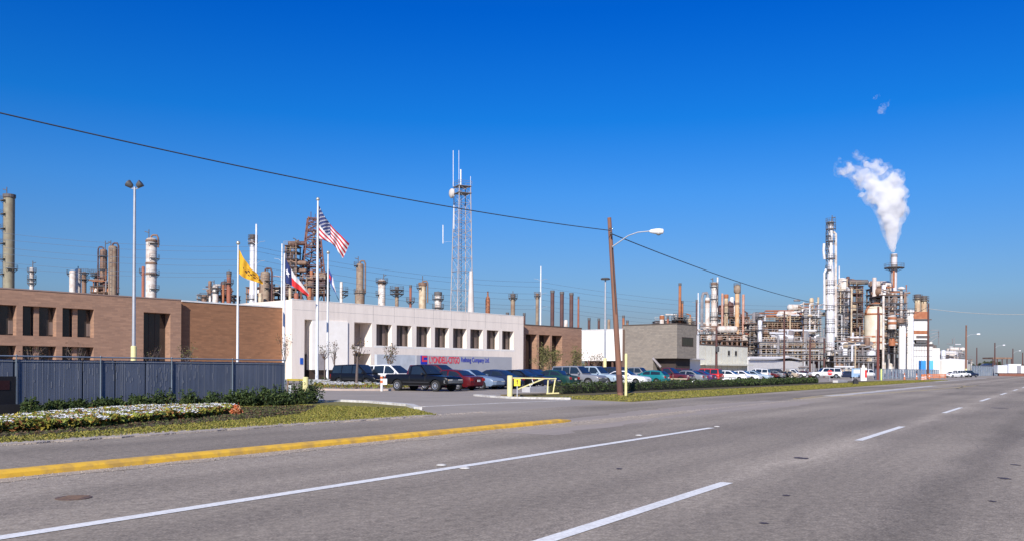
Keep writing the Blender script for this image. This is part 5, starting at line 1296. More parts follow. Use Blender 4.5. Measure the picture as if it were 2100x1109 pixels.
column(309, 21, 488, 262, 'white column stained with rust and ringed by brown bands, left of centre', WHI, plats=[(500, -90, 60), (530, -80, 60), (562, -80, 60), (592, -80, 60)], bands=[541, 562, 495], pipe=(1, .28, 508), capm=BRN, vent=(-1, 2.5), bandm=BRN, ext=.8)
column(292.5, 6, 546, 262, 'thin red brown column hugging the rust stained white column', RDB, plats=[(558, 120, 240)], name='process_column')
column(418, 10, 604, 262, 'small dark topped vessel just above the plain brick wing, leftmost there', BRN, plats=[608], ext=.6, capm=DGR)
column(430, 5, 606, 262, 'tiny pale vessel between the dark topped vessel and the white domed one', WHI)
column(441, 12, 584, 268, 'white vessel with a dark domed cap above the plain brick wing', WHI, plats=[(595, -70, 70), 590], bands=[600], capm=DGR, vent=(-1, 1.5), bandm=DGR)
stack(457, 4.5, 578, 268, 'thin orange red stack left of the rust coloured column', RUS)
column(468.5, 9, 557, 268, 'rust red column with side brackets left of the yellow flag', RDB, plats=[(580, 0, 360)], bands=[565], vent=(0, .5), dome=False, crown=True)
column(517, 12, 483, 262, 'tall slim silver column with a dark ringed crown left of the white monopole', SIL, plats=[490, 500, 612], crown=True, dome=False, ladder=0, ext=.5, bands=[497, 610], taper=[(600, 1.15), (590, 1.0)])
column(543, 19, 556, 262, 'broad beige and brown column behind the tip of the yellow flag', TAN, plats=[(575, -80, 40), (590, -80, 40)], pipe=(1, .3, 620), capm=DBR, vent=(1, .8))
column(533, 8, 600, 258, 'cream vessel in front of the broad beige column', CRM)
column(553, 10, 582, 266, 'dark brown column at the right shoulder of the broad beige column', BRN, plats=[(590, -90, 60), (605, -90, 60)])
# dark open tower behind the star flag
rack(584, 606, [503, 516, 530, 546, 560, 575, 590, 605], 262, 5, 2, 'narrow dark open tower behind the star flag', 11, fm=BRN, mats=(BRN, DBR, DGR), nv=5, npz=5, vert=5, name='process_tower', group=None)
column(590, 8, 508, 264, 'dark brown column inside the narrow open tower', DBR, dome=True)
column(594, 6, 590, 255, 'short cream vessel at the foot of the narrow dark open tower', CRM)
column(607, 10, 600, 255, 'short rust red vessel left of the derrick foot', RDB)
# derrick
def lattice(px, yt, Z, wt, wbm, levels, label, name, m, mx_, plats=True, legr=.16, nlegs=4, rot=45, cat='tower', thick=.1):
    b = W2(px, Z); t = thing(name, label, cat, b, R(rot)); H = W(px, yt, Z).z
    zs = [W(px, y, Z).z for y in levels]; zb = zs[-1]
    def hw(z): return wt + (wbm - wt) * (H - z) / H
    if nlegs == 4: K = [(-1, -1), (1, -1), (1, 1), (-1, 1)]
    else: K = [(math.cos(R(90 + 120 * i)) * 1.2, math.sin(R(90 + 120 * i)) * 1.2) for i in range(3)]
    for kx, ky in K: MB().tube([(kx * hw(0), ky * hw(0), 0), (kx * hw(H), ky * hw(H), H)], legr, 6).build('leg', m, t)
    mb = MB(); zz = zs + [0]
    for i, z in enumerate(zs):
        n = len(K)
        for k in range(n):
            a, c = K[k], K[(k + 1) % n]; h = hw(z); mb.tube([(a[0] * h, a[1] * h, z), (c[0] * h, c[1] * h, z)], thick, 4)
            z2 = zz[i + 1]; h2 = hw(z2)
            if i + 1 < len(zz) and mx_: mb.tube([(a[0] * h, a[1] * h, z), (c[0] * h2, c[1] * h2, z2)], thick * .75, 4); mb.tube([(c[0] * h, c[1] * h, z), (a[0] * h2, a[1] * h2, z2)], thick * .75, 4)
    mb.build('bracing', m, t)
    return t, hw, zs, H
dt, hw_, zs_d, Hd = lattice(640, 447, 268, 1.5, 6.2, [449, 460, 474, 490, 507, 526, 546, 566, 588], 'tall rusty brown lattice derrick behind the tallest flagpole', 'lattice_derrick', rm('derrick_rust', (.20, .085, .06), (.12, .05, .04), (.30, .14, .09), .4), True, rot=20, legr=.2, thick=.15)
for i, z in enumerate(zs_d[:-2]):
    if i % 2: continue
    h = hw_(z) * (1.12 if i % 2 else .8); MB().box(-h, h, -h * .3, h * .3, z - .16, z).build('deck', BRN if i % 2 else DBR, dt)
for i, (x, y, w_) in enumerate(((-1.2, .2, .45), (1.1, -.4, .5), (.1, 1.0, .9))):
    MB().lathe([(w_, zs_d[-2] - 6), (w_, (Hd - 14, Hd - 17, Hd - 20)[i]), (w_ * .6, (Hd - 13, Hd - 16, Hd - 18)[i])], 12, c=(x, y)).build('inner_drum', (DBR, BRN, RDB)[i], dt, smooth=True)
rr_ = random.Random(7)
for k in range(9):
    j = rr_.randrange(2, len(zs_d) - 1); h = hw_(zs_d[j]) * .8; x, y = rr_.uniform(-h, h), rr_.uniform(-h, h)
    MB().tube([(x, y, zs_d[j]), (x, y, zs_d[j] - rr_.uniform(1.5, 5)), (x + rr_.uniform(-1.5, 1.5), y, zs_d[j] - 5.2)], rr_.uniform(.15, .4), 6).build('pipe', rr_.choice((DBR, BRN, RUS, GRY)), dt)
MB().tube([(-.6, 0, Hd), (-.6, 0, Hd + 1.8)], .12, 5).tube([(.7, 0, Hd), (.7, 0, Hd + 1.2)], .09, 5).build('vent_stub', DBR, dt)
rack(618, 664, [572, 586, 600], 262, 7, 4, 'dark rust brown furnace structure around the derrick foot', 21, fm=DBR, mats=(DBR, BRN, RUS, TAN), nv=10, npz=8, vert=10, group=None, name='furnace_structure')
column(634, 9, 590, 254, 'rust orange vessel before the derrick foot', RUS)
column(699, 6, 577, 262, 'slim white column with two small balconies, alone right of the blue flag', WHI, plats=[(596, -60, 60), (604, -60, 60)], ext=1.6)
column(737, 15, 540, 262, 'tan column with a broader foot, right of the tallest flagpole', TAN, plats=[(545, 90, 250), (600, -180, 180)], taper=[(604, 1.35), (598, 1.3), (590, 1.0)], pipe=(1, .25, 600), vent=(-1, 2.0), capm=BRN)
column(782, 15, 572, 262, 'whitish column with a rusty crown, second right of the tallest flagpole', WHI, plats=[(578, 0, 360), (604, 90, 240)], bands=[580], crown=True, capm=BRN, vent=(1, 1.6), bandm=BRN)
column(813, 7.5, 589, 262, 'short tan column crowned by a wide dark balcony', TAN, plats=[594, 602], ext=1.5, bands=[590], dome=False, crown=True)
stack(841, 5, 584, 262, 'thin bright rust red stack between two tan columns', RDB, collar=[(617, .9)])
column(865.5, 15, 580, 262, 'tan and rust column with a dark ring crown left of the radio tower', CRM, plats=[(590, 100, 260)], crown=True, dome=False, capm=BRN, vent=(0, 2.2), pipe=(1, .22, 620))
column(897.5, 14, 599, 262, 'stubby white vessel with grey balconies just left of the radio tower', WHI, plats=[(612, 0, 360), (630, 0, 360)], bands=[602], bandm=DGR, vent=(0, .4), dome=False, crown=True)
# ---- radio tower
tt, hwt, zst, Ht = lattice(946, 381, 232, 1.62, 2.5, [383, 397, 418, 436, 455, 474, 487, 508, 530, 557, 595, 632], 'tall pale lattice radio tower with whip antennas and a dish', 'radio_tower', rm('tower_steel', (.46, .45, .45), (.36, .34, .34), (.34, .22, .18), .4), True, rot=28, legr=.13, thick=.055)
for z in (zst[0], zst[1]): MB().box(-hwt(z) - .3, hwt(z) + .3, -hwt(z) - .3, hwt(z) + .3, z - .1, z).build('deck', GRY, tt)
mb = MB()
for zz_ in (.5, 1.0): mb.tube([(-1.9, -1.9, Ht + zz_), (1.9, -1.9, Ht + zz_), (1.9, 1.9, Ht + zz_), (-1.9, 1.9, Ht + zz_), (-1.9, -1.9, Ht + zz_)], .04, 4)
for sx in (-1.9, 1.9):
    for sy in (-1.9, 1.9): mb.tube([(sx, sy, Ht), (sx, sy, Ht + 1)], .04, 4)
mb.build('handrail', GRY, tt)
Mi = Matrix.Rotation(-R(28), 4, 'Z'); bt = W2(946, 232)
def tl(px, py, dy=0): return Mi @ (W(px, py, 232 + dy) - bt)
for (px, y0, y1, r_) in ((929.5, 383, 309, .09), (941, 383, 309, .06), (945, 383, 348, .20), (965, 395, 362, .06)): MB().tube([tl(px, y0), tl(px, y1)], r_, 6).build('whip_antenna', white_m, tt)
MB().tube([tl(908.5, 500), tl(908.5, 462)], .13, 6).tube([tl(908.5, 497), tl(931, 495)], .02, 4).build('side_antenna', white_m, tt)
MB().tube([tl(931, 470), tl(931, 410)], .13, 6).build('side_antenna', white_m, tt)
c = tl(925.5, 397, -2.2); M = Matrix.Translation(c) @ Matrix.Rotation(-R(28), 4, 'Z') @ Matrix.Rotation(R(-70), 4, 'Z') @ Matrix.Rotation(R(90), 4, 'X')
MB().lathe([(.1, .55), (.8, .45), (1.25, .1), (1.3, -.35), (1.15, -.4), (.01, -.45)], 18, M=M).build('dish', rm('dish_white', (.70, .66, .60), (.6, .55, .5), (.4, .3, .25), .2), tt, smooth=True)
mb = MB(); x = -hwt(0) * .2
for s_ in (-.25, .25): mb.tube([(x + s_, -.2, 0), (x + s_, -.2, Ht)], .06, 4)
z = 0
while z < Ht: mb.tube([(x - .25, -.2, z), (x + .25, -.2, z)], .05, 4); z += .9
mb.build('ladder', GRY, tt)
column(965, 12, 556, 225, 'pale tapering stack rising inside the right leg of the radio tower', rm('pale_stack', (.62, .57, .53), (.54, .48, .44), (.45, .36, .30), .3), dome=False, taper=[(700, 1.5), (640, 1.15), (556.5, .62)], name='refinery_stack', cat='chimney')
# ---- behind the white building
column(999.5, 9.5, 606, 262, 'orange bottle shaped vessel with a narrow dark neck above the white building', RUS, taper=[(614, 1.0), (609, .75), (606.5, .35), (600, .32), (597, .32)], dome=False)
column(1051, 9, 603, 262, 'slim half white half brown column with a dark crown above the white building end', TAN, plats=[610], ext=.7, crown=True, dome=False, vent=(0, 1.0))
stack(1040, 6, 640, 262, 'tiny rust stub left of the slim dark crowned column', RUS); stack(1074.5, 5, 641, 240, 'short black stub at the right end of the white building roof', DBR)
column(1101, 6.5, 602, 262, 'slim brown column directly left of the slender white monopole', TAN, plats=[(606, 0, 360)], ext=.5, crown=True, capm=BRN, dome=False)
for px, yt, l in ((1132, 595, 'left'), (1151.5, 597.5, 'middle'), (1171, 600, 'right')): stack(px, 8, yt, 262, 'dark chocolate brown stack, %s one of the three equal ones' % l, DBR)
column(1160, 8, 655, 280, 'pale cluster of small vessels between the middle and right dark stacks', WHI)
stack(1185.5, 3.5, 607, 262, 'thin rust orange stack right of the three dark equal ones', RDB, taper=1.6)
stack(1207.5, 5.5, 651, 262, 'short dark stub over the white block, left one', DBR); stack(1227.5, 5, 652, 262, 'short dark stub over the white block, second one', DBR)
column(1248, 6, 654, 262, 'short tan vessel over the right end of the white block', TAN, name='process_vessel')
stack(1278, 5, 646, 262, 'leaning looking brown stub between leaning pole and grey block roof', RUS); stack(1286, 5, 656, 258, 'low brown stub on the left corner of the grey block roof', BRN)
column(1357, 9, 645, 250, 'small white vessel with a rusty cap above the grey block', WHI, crown=True, capm=RUS, dome=True); stack(1369, 4.5, 647, 250, 'short red brown stub beside the small rusty capped vessel', RDB)
stack(1393.5, 5.6, 580, 250, 'tall thin bright orange stack above the grey block', RUS, collar=[(650, 1.5), (655, 2.0)], taper=1.25); stack(1398.5, 4.5, 616, 252, 'shorter orange stack clinging to the tall thin orange one', RUS)
column(1414, 8, 652, 245, 'small pale vessel at the right end of the grey block roof', CRM, plats=[(660, 0, 360)], ext=.3)
# ---- white/orange group behind the cream warehouse
stack(1428, 4, 614, 240, 'thin dark brown stack just left of the white monopole', DBR)
column(1450, 9.5, 609, 240, 'white column with a brown cap and a dark pipe looping down its left side', WHI, pipe=(-1, .42, 700), capm=GRY, bands=[618], bandm=BRN)
column(1463.5, 12, 578, 240, 'tall bright white column with dark collars, tallest behind the cream warehouse', WHI, plats=[(587, 0, 360), (612, 0, 360), (648, 0, 360), (655, 0, 360)], bands=[582], bandm=BRN, ext=.35, vent=(-1, 1.2), taper=[(662, 1.15), (648, 1.1), (640, .92)], ladder=-10)
stack(1470.5, 3.6, 568, 242, 'slender white pipe stack close against the tall bright white column', WHI, rim=False)
stack(1480.5, 4.8, 601, 240, 'pinkish orange stack, leftmost of the orange group', PNK, rim=False)
column(1488.5, 8, 604, 242, 'tan column with rusty top beside the leftmost pinkish stack', CRM, plats=[(640, 0, 360)], ext=.4, capm=RUS, crown=True, dome=False, bands=[625])
column(1500, 11, 620, 250, 'pale topped brown furnace column between tan and orange columns', BRN, dome=True, bands=[655], plats=[(683, 0, 360)], ext=.5); 
column(1500, 9, 608, 249.5, 'pale blue white vessel perched above the brown furnace column', SIL, name='process_vessel')
column(1511, 9, 588, 240, 'tall orange column with a bulging dark ringed head', rm('orange_cream', (.62, .38, .20), (.50, .26, .12), (.70, .55, .38), .5), bands=[622, 672], plats=[(589, 0, 360)], ext=.35, dome=False, crown=False, capm=BRN, bandm=BRN, ladder=-20)
hp = W2(1511, 239.9); hs = thing('process_drum', 'bulging tan and rust drum forming the head of the tall orange column', 'refinery drum', hp, 0, RG)
z0, z1 = W(1511, 598, 239.9).z, W(1511, 584, 239.9).z; MB().lathe([(.5, z0 - .6), (.95, z0), (.98, (z0 + z1) / 2), (.8, z1 - .2), (.2, z1 + .2)], 14).build('shell', TAN, hs, smooth=True)
stack(1523.5, 5.4, 603, 240, 'pinkish orange stack, rightmost of the orange group', PNK, rim=False); stack(1529.5, 6, 651, 245, 'short white stack right of the rightmost pinkish one', WHI, rim=False)
rack(1438, 1532, [684, 697], 236, 8, 9, 'low steel deck with piping just above the cream warehouse roof', 31, fm=BRN, mats=(WHI, CRM, BRN, GRY, PNK), nv=14, npz=14, vert=14)
# ---- pipe racks, middle right
column(1558, 9, 646, 232, 'silver grey column with a dark crown left of the long pipe racks', SIL, plats=[(648, 0, 360), (675, 0, 360), (703, 0, 360)], crown=True, dome=True, capm=DGR, ext=.6, bands=[650])
rack(1538, 1562, [662, 677, 690, 703, 718, 733], 234, 7, 3, 'dark steel structure left of the silver grey crowned column', 41, fm=DGR, mats=(GRY, BRN, WHI, RDB), nv=9, npz=12, vert=10)
rack(1563, 1655, [658, 670, 683, 695, 710, 724, 738], 240, 10, 9, 'long brown and rust steel structure packed with vessels and pipes', 42, fm=BRN, mats=(WHI, RUS, BRN, GRY, CRM, SIL, SIL, RUS), nv=34, npz=36, vert=26)
rack(1560, 1690, [700, 712, 724, 736], 228, 8, 12, 'low silver pipe rack in front of the long rusty structure', 43, fm=GRY, mats=(SIL, GRY, BRN, GRY), nv=18, npz=30, vert=20)
rack(1628, 1650, [638, 650, 664], 246, 7, 2, 'upper platform tier on the right part of the rusty structure', 44, fm=GRY, mats=(WHI, GRY, BRN), nv=5, npz=6, vert=6)
rack(1650, 1682, [636, 650, 663, 677, 690, 704], 236, 6, 3, 'open grey steel structure left of the tallest silver column', 45, fm=GRY, mats=(SIL, WHI, BRN, CRM, RDB), nv=10, npz=14, vert=12)
p_ = thing('pipe_bridge', 'pale horizontal pipe bridge joining the grey structure to the tallest silver column', 'pipe bridge', W2(1652, 236)); Lp = (W2(1694, 236) - W2(1652, 236)).length; zp = W(1670, 633, 236).z
MB().tube([(0, 0, zp), (Lp, 0, zp), (Lp, 0, zp + 8)], .3, 8).build('pipe', WHI, p_, smooth=True); MB().tube([(0, .6, zp - .9), (Lp, .6, zp - .9)], .12, 6).build('tray', GRY, p_)
MB().bar((.1, 0, 0), (.1, 0, zp), .3).build('support', GRY, p_)
# ---- tallest silver column
tc_ = column(1702, 13.5, 456, 236, 'tallest silver white column with many dark balconies, left of the steaming stack', SIL, plats=[(457, 90, 330), (470, 90, 360), (484, 120, 250), (495, 80, 380), (500, 130, 240), (513, 140, 230), (530, 0, 360), (553, 120, 260), (568, 0, 180), (583, 0, 360), (601, 0, 360), (634, 0, 360), (662, 180, 360), (680, 0, 360), (710, 90, 270)], taper=[(745, 1.45), (680, 1.32), (600, 1.30), (572, 1.12), (562, 1.0), (540, .78)], vent=(1, 1.8), ladder=185, ext=.4, crown=True, capm=GRY, dome=False)
b_ = W2(1702, 236)
def ctl(px, py, dy=0): return W(px, py, 236 + dy) - b_
MB().tube([ctl(1714, 690, -.5), ctl(1714, 480, -.5), ctl(1709, 476, -.5)], .34, 8).build('vapour_pipe', WHI, tc_, smooth=True)
MB().tube([ctl(1690.5, 634, -.5), ctl(1690.5, 560, -.5), ctl(1694, 552, -.5)], .30, 8).build('vapour_pipe', SIL, tc_, smooth=True)
MB().tube([ctl(1691, 532, -.5), ctl(1689, 515, -.5), ctl(1690, 500, -.5)], .36, 8).build('vapour_pipe', SIL, tc_, smooth=True)
MB().lathe([(1.4, 0), (1.4, ctl(1705, 725).z), (.9, ctl(1705, 719).z), (.05, ctl(1705, 717).z)], 14, c=(.9, -2.6)).build('knockout_drum', CRM, tc_, smooth=True)
# ---- reactor structure to its right
rack(1717, 1744, [596, 610, 624, 641, 655, 668, 683, 697], 240, 9, 2, 'silver and tan reactor tower directly right of the tallest column', 51, fm=GRY, mats=(SIL, CRM, BRN, WHI, GRY), nv=12, npz=16, vert=12)
column(1729, 18, 590, 244, 'stout silver and tan reactor vessel inside the reactor tower', rm('silver_tan', (.60, .57, .54), (.50, .46, .44), (.50, .33, .18), .5), bands=[600, 640, 668, 690], bandm=GRY)
stack(1723.5, 2.6, 576, 242, 'thin white vent pipe, left one on the reactor tower', WHI, rim=False); stack(1731, 2.6, 577, 242, 'thin white vent pipe, right one on the reactor tower', WHI, rim=False)
rack(1744, 1768, [585, 600, 618, 636, 652, 670, 688, 706], 246, 9, 2, 'dark brown furnace tower right of the silver and tan reactor', 52, fm=DBR, mats=(BRN, DBR, CRM, BRN, DGR), nv=12, npz=14, vert=8)
column(1745.5, 3.2, 590, 236, 'long thin beige vertical pipe in front of the dark furnace tower', CRM, name='vertical_pipe', dome=True)
column(1762, 8, 590, 250, 'pale cream drum behind the dark furnace tower top', CRM)
rack(1712, 1800, [716, 728, 740], 226, 6, 9, 'low pipe rack at ground level before the reactor and domed tank', 53, fm=GRY, mats=(SIL, WHI, CRM, GRY, BRN), nv=14, npz=26, vert=18)
# ---- domed tank
dmx, dmZ = 1793.5, 246; bt_ = W2(dmx, dmZ); rt_ = 20.5 * dmZ / F; zt_ = W(dmx, 643, dmZ).z; za_ = W(dmx, 622, dmZ).z
dmt = thing('domed_tank', 'large cream coloured tank with a rust edged domed top', 'storage tank', bt_)
zd0 = W(dmx, 716, dmZ).z
MB().lathe([(rt_, zd0), (rt_, zt_), (rt_ * .93, zt_ + (za_ - zt_) * .35), (rt_ * .72, zt_ + (za_ - zt_) * .68), (rt_ * .4, za_ - .3), (.02, za_)], 32).build('shell', rm('tank_cream', (.74, .70, .58), (.66, .61, .50), (.50, .32, .15), .35, sc3=.35), dmt, smooth=True)
for y, k in ((644, 1.01), (690, 1.006), (702, 1.006)): MB().lathe([(rt_ * k, W(dmx, y, dmZ).z - .25), (rt_ * k + .1, W(dmx, y, dmZ).z), (rt_ * k, W(dmx, y, dmZ).z + .25)], 32, caps=False).build('rust_band', RUS, dmt)
mb = MB()
for i in range(9):
    a = i / 8 * math.pi; x0_, x1_ = rt_ * math.cos(a), rt_ * math.cos(a)
for i in range(12):
    u0, u1 = i / 12 * math.pi, (i + 1) / 12 * math.pi
    P_ = lambda u: (rt_ * 1.0 * math.cos(u), -rt_ * .30, zt_ + (za_ - zt_) * math.sin(u) * .93 + .25)
    mb.tube([P_(u0), P_(u1)], .28, 6)
mb.build('dome_rib', RUS, dmt)
for i in range(8):
    a = i * math.pi / 4; MB().tube([(rt_ * .85 * math.cos(a), rt_ * .85 * math.sin(a), 0), (rt_ * .85 * math.cos(a), rt_ * .85 * math.sin(a), zd0)], .35, 8).build('leg', GRY, dmt)
platform(dmt, za_ - .2, 1.5, 1.2)
column(1792, 8.5, 569, 252, 'plain pale stack with a brown shaded side standing behind the domed tank', rm('pale_pinkish', (.66, .60, .56), (.56, .50, .46), (.42, .32, .27), .35), dome=False, name='refinery_stack', cat='chimney')
stack(1785.5, 5, 576, 256, 'dark brown flue immediately left of the plain pale stack', BRN, rim=False)
# ---- steaming stack structure
stm = column(1832.5, 11.5, 521, 250, 'pale stack with a wide ring balcony giving off white steam', rm('steam_stack', (.66, .62, .62), (.56, .52, .53), (.42, .33, .30), .3), dome=False, name='steam_stack', cat='chimney', plats=[(549, 0, 360)], ext=1.9, bands=[525, 545], group=None, ladder=180, bandm=GRY)
rack(1800, 1822, [588, 600, 614, 630], 252, 8, 2, 'rusty upper structure between the domed tank and the steaming stack', 61, fm=BRN, mats=(BRN, WHI, RUS, PNK), nv=9, npz=10, vert=8)
rack(1810, 1858, [604, 620, 634, 648, 662, 676, 690, 706, 722], 244, 9, 4, 'large white and rust structure below the steaming stack', 62, fm=GRY, mats=(WHI, WHI, RUS, BRN, SIL, BRN), nv=26, npz=28, vert=16)
column(1811, 4.5, 606, 236, 'long thin white vertical pipe in front of the rusty upper structure', WHI, name='vertical_pipe')
column(1815, 7, 592, 248, 'white hooked duct at the top of the rusty upper structure', WHI, pipe=(1, .5, 640), name='process_vessel')
column(1829, 16, 645, 242, 'rust and white banded drum in the middle of the white structure', WHI, bands=[652, 662], bandm=RUS, name='process_vessel', yb=674)
column(1829, 13, 692, 241, 'rust orange drum low in the white structure', RUS, name='process_vessel', yb=708, plats=[(690, 0, 360)], ext=.4)
hp = W2(1851, 246); gb = thing('penthouse_box', 'grey box raised on legs right of the steaming stack', 'equipment box', hp); z0, z1 = W(1852, 613, 246).z, W(1852, 598, 246).z; q = 5 * 246 / F
MB().box(-q, q, -q, q, z0, z1).build('box', GRY, gb)
for sx in (-1, 1):
    for sy in (-1, 1): MB().bar((sx * q * .9, sy * q * .9, 0), (sx * q * .9, sy * q * .9, z0 - .01), .25).build('leg', GRY, gb)
hp = W2(1847.5, 244); mm = thing('mushroom_vent', 'small white mushroom shaped vent between the steaming stack and the raised grey box', 'vent', hp); z0 = W(1847, 592, 244).z
MB().lathe([(.35, 0), (.35, z0)], 10).build('pipe', WHI, mm, smooth=True); MB().lathe([(1.0, z0 - .1), (1.05, z0 + .1), (.7, z0 + .5), (.05, z0 + .65)], 14).build('cap', WHI, mm, smooth=True)
# ---- white unit with twin stacks
column(1866, 18, 634, 246, 'broad bright white vessel right of the white structure', rm('bright_white_tank', (.80, .78, .74), (.74, .73, .72), (.62, .50, .40), .2), plats=[(640, 0, 360)], ext=.4, taper=[(745, 1.1), (700, 1.0)])
column(1850, 14, 664, 242, 'lower white vessel tucked before the broad white one', rm('bright_white_tank', (.8, .8, .78), (.7, .7, .7), (.6, .5, .4)), plats=[(664, 0, 360)], ext=.5)
column(1871, 4, 650, 236, 'long thin pale pipe rising beside the twin stack heater', SIL, name='vertical_pipe')
hx0, hx1, hZ = 1874, 1904, 244; A = W2(hx0, hZ); Lh = (W2(hx1, hZ) - A).length
ht = thing('furnace_heater', 'big white box furnace with rust bands under the twin stacks', 'furnace', A)
BW = rm('furnace_white', (.78, .77, .74), (.70, .69, .66), (.55, .42, .32), .25, sc3=.3)
def hz(y): return W(1889, y, hZ).z
MB().box(0, Lh, 0, 6, hz(696), hz(654)).build('upper_casing', BW, ht)
MB().add([(0, 0, hz(654)), (Lh, 0, hz(654)), (Lh, 6, hz(654)), (0, 6, hz(654)), (Lh * .08, .6, hz(638)), (Lh * .97, .6, hz(638)), (Lh * .97, 5.4, hz(638)), (Lh * .08, 5.4, hz(638))], [(0, 1, 5, 4), (1, 2, 6, 5), (2, 3, 7, 6), (3, 0, 4, 7), (4, 5, 6, 7)]).build('rust_hood', RUS, ht)
MB().box(-.3, Lh + 1.1, -.6, 6.4, hz(707), hz(704)).build('deck', DGR, ht); MB().box(-.3, Lh + .6, -.5, 6.4, hz(654) - .2, hz(654) + .1).build('deck', DGR, ht)
MB().box(-.05, Lh + .05, -.05, 6, hz(684), hz(677)).build('rust_band', RUS, ht)
MB().box(-.1, Lh + 1.2, 0, 8, 0, hz(707) - .01).build('lower_casing', BW, ht)
mb = MB()
for i in range(8): mb.box(i * (Lh + 1) / 7 - .04, i * (Lh + 1) / 7 + .04, -.05, 0, .2, hz(708))
for y in (718, 730): mb.box(0, Lh + 1, -.06, -.051, hz(y), hz(y) + .12)
mb.build('casing_ribs', GRY, ht)
for i in range(4):
    for y in (690, 700): MB().box(.6 + i * Lh / 4.3, 1.5 + i * Lh / 4.3, -.1, -.02, hz(y) - .35, hz(y) + .35).build('burner_port', DGR, ht)
mb = MB()
for i in range(4): mb.bar((Lh + .2, -.6, hz(700 - i * 8)), (Lh + 2.6, -.6, hz(688 - i * 4)), .15)
mb.bar((Lh + 2.5, -.6, hz(707)), (Lh + 2.5, -.6, hz(678)), .15)
mb.build('stair_brace', GRY, ht)
for px, yt, l in ((1881, 604, 'left'), (1894, 607, 'right')):
    column(px, 11.5, yt, 247, 'cream stack with a dark rim, %s one of the twin stacks on the white furnace' % l, CRM, dome=False, crown=True, capm=DGR, name='refinery_stack', cat='chimney', plats=[(yt + 8, 0, 360)], ext=.5)
A = W2(1905, 256); Lw_ = (W2(1927, 256) - A).length; wt = thing('white_process_building', 'white stepped process building right of the twin stack furnace', 'building', A)
MB().box(0, Lw_, 0, 10, 0, W(1915, 713, 256).z).build('wall', BW, wt); MB().box(0, Lw_ * .45, 1, 9, W(1915, 713, 256).z + .003, W(1908, 700, 256).z).build('upper_wall', BW, wt)
for i in range(3): MB().lathe([(.35, W(1915, 713, 256).z), (.35, W(1915, 707, 256).z), (.1, W(1915, 706, 256).z)], 8, c=(Lw_ * (.55 + i * .18), 2)).build('vent_stub', DGR, wt)
A = W2(1927, 262); lt = thing('low_white_tank', 'low flat white tank between the stepped building and the far pole', 'storage tank', A + Vector((3.5, 0, 0))); MB().lathe([(4.4, 0), (4.4, W(1935, 739, 262).z), (3.8, W(1935, 736, 262).z), (.05, W(1935, 734, 262).z)], 20).build('shell', BW, lt, smooth=True)
rack(1954, 1978, [722, 732], 330, 6, 3, 'small distant steel structure left of the pole with the yellow foot', 71, fm=GRY, mats=(WHI, GRY, SIL), nv=6, npz=8, vert=6)
rack(1930, 1992, [736, 742], 310, 6, 7, 'distant low white pipe run above the beige shed', 72, fm=WHI, mats=(WHI, WHI, SIL), nv=8, npz=10, vert=2)
# ---- far right backdrop
A = W2(2036, 360); Ld = (W2(2076, 360) - A).length; dk = thing('flat_roofed_deck', 'distant flat dark roofed canopy on thin legs near the right edge', 'canopy', A); zd = W(2055, 732, 360).z
MB().box(0, Ld, 0, 8, zd - .6, zd).build('roof', BRN, dk)
for i in range(5): MB().bar((Ld * i / 4 + (.2 if i == 0 else -.2 if i == 4 else 0), .3, 0), (Ld * i / 4 + (.2 if i == 0 else -.2 if i == 4 else 0), .3, zd - .61), .3).build('leg', DBR, dk)
MB().lathe([(3.2, 0), (3.2, zd - 3.2), (2.0, zd - 2.4)], 14, c=(Ld * .6, 12)).build('tank', WHI, dk)
for i, (x0, x1, y0, Z_, c_, l) in enumerate(((2046, 2066, 748, 310, white_m, 'white trailer, left one near the right edge'), (2068, 2094, 745.5, 320, white_m, 'white box trailer, taller and right of the first'), (2094, 2112, 749, 300, panel_w, 'pale trailer cut by the right edge'))):
    A = W2(x0, Z_); L_ = (W2(x1, Z_) - A).length; h_ = W((x0 + x1) / 2, y0, Z_).z; tr = thing('parked_trailer', l, 'trailer', A, 0, 'trailers beyond the far grey fence')
    MB().box(0, L_, 0, 2.5, 1.0, h_).build('box', c_, tr)
    for x in (L_ * .15, L_ * .82): 
        M = Matrix.Translation((x, .0, .5)) @ Matrix.Rotation(R(90), 4, 'X'); MB().lathe([(.5, -.1), (.5, .3)], 12, M=M).build('wheel', tyre_m, tr)
    MB().box(.2, L_ - .2, .6, 1.9, .7, 1.0).build('chassis', DBR, tr)
A = W2(2049, 290); o = MB().box(0, (W2(2115, 290) - A).length, 0, .4, 0, .9).build('low_wall', mat('red_brown_wall', (.22, .09, .06), .9), None, loc=A); tag(o, 'low red brown wall at the far roadside before the trailers', 'wall')

# ---- low pipework and small gear showing just above the roof lines
low = [(186, 226, [586, 598], 268, 'low brown pipework between the tall brown pair and the short brown column', BRN), (404, 480, [604, 612], 272, 'low pipework behind the parapet of the plain brick wing', GRY), (505, 575, [588, 601, 612], 270, 'brown pipework at the foot of the slim silver column and monopole', BRN), (1345, 1424, [657.5, 661], 252, 'railing and pipework along the grey block roof', GRY), (1470, 1535, [648, 662, 676], 244, 'brown steelwork between the orange stacks', BRN)]
for i, (a, b, lv, Z_, l, m_) in enumerate(low):
    rack(a, b, lv, Z_, 5, max(2, int((b - a) / 12)), l, 200 + i, fm=m_, mats=(BRN, WHI, GRY, RUS, DBR), nv=6 if i != 3 else 1, npz=10 if i != 3 else 5, vert=9 if i != 3 else 3, rail=i in (3, 4, 5))
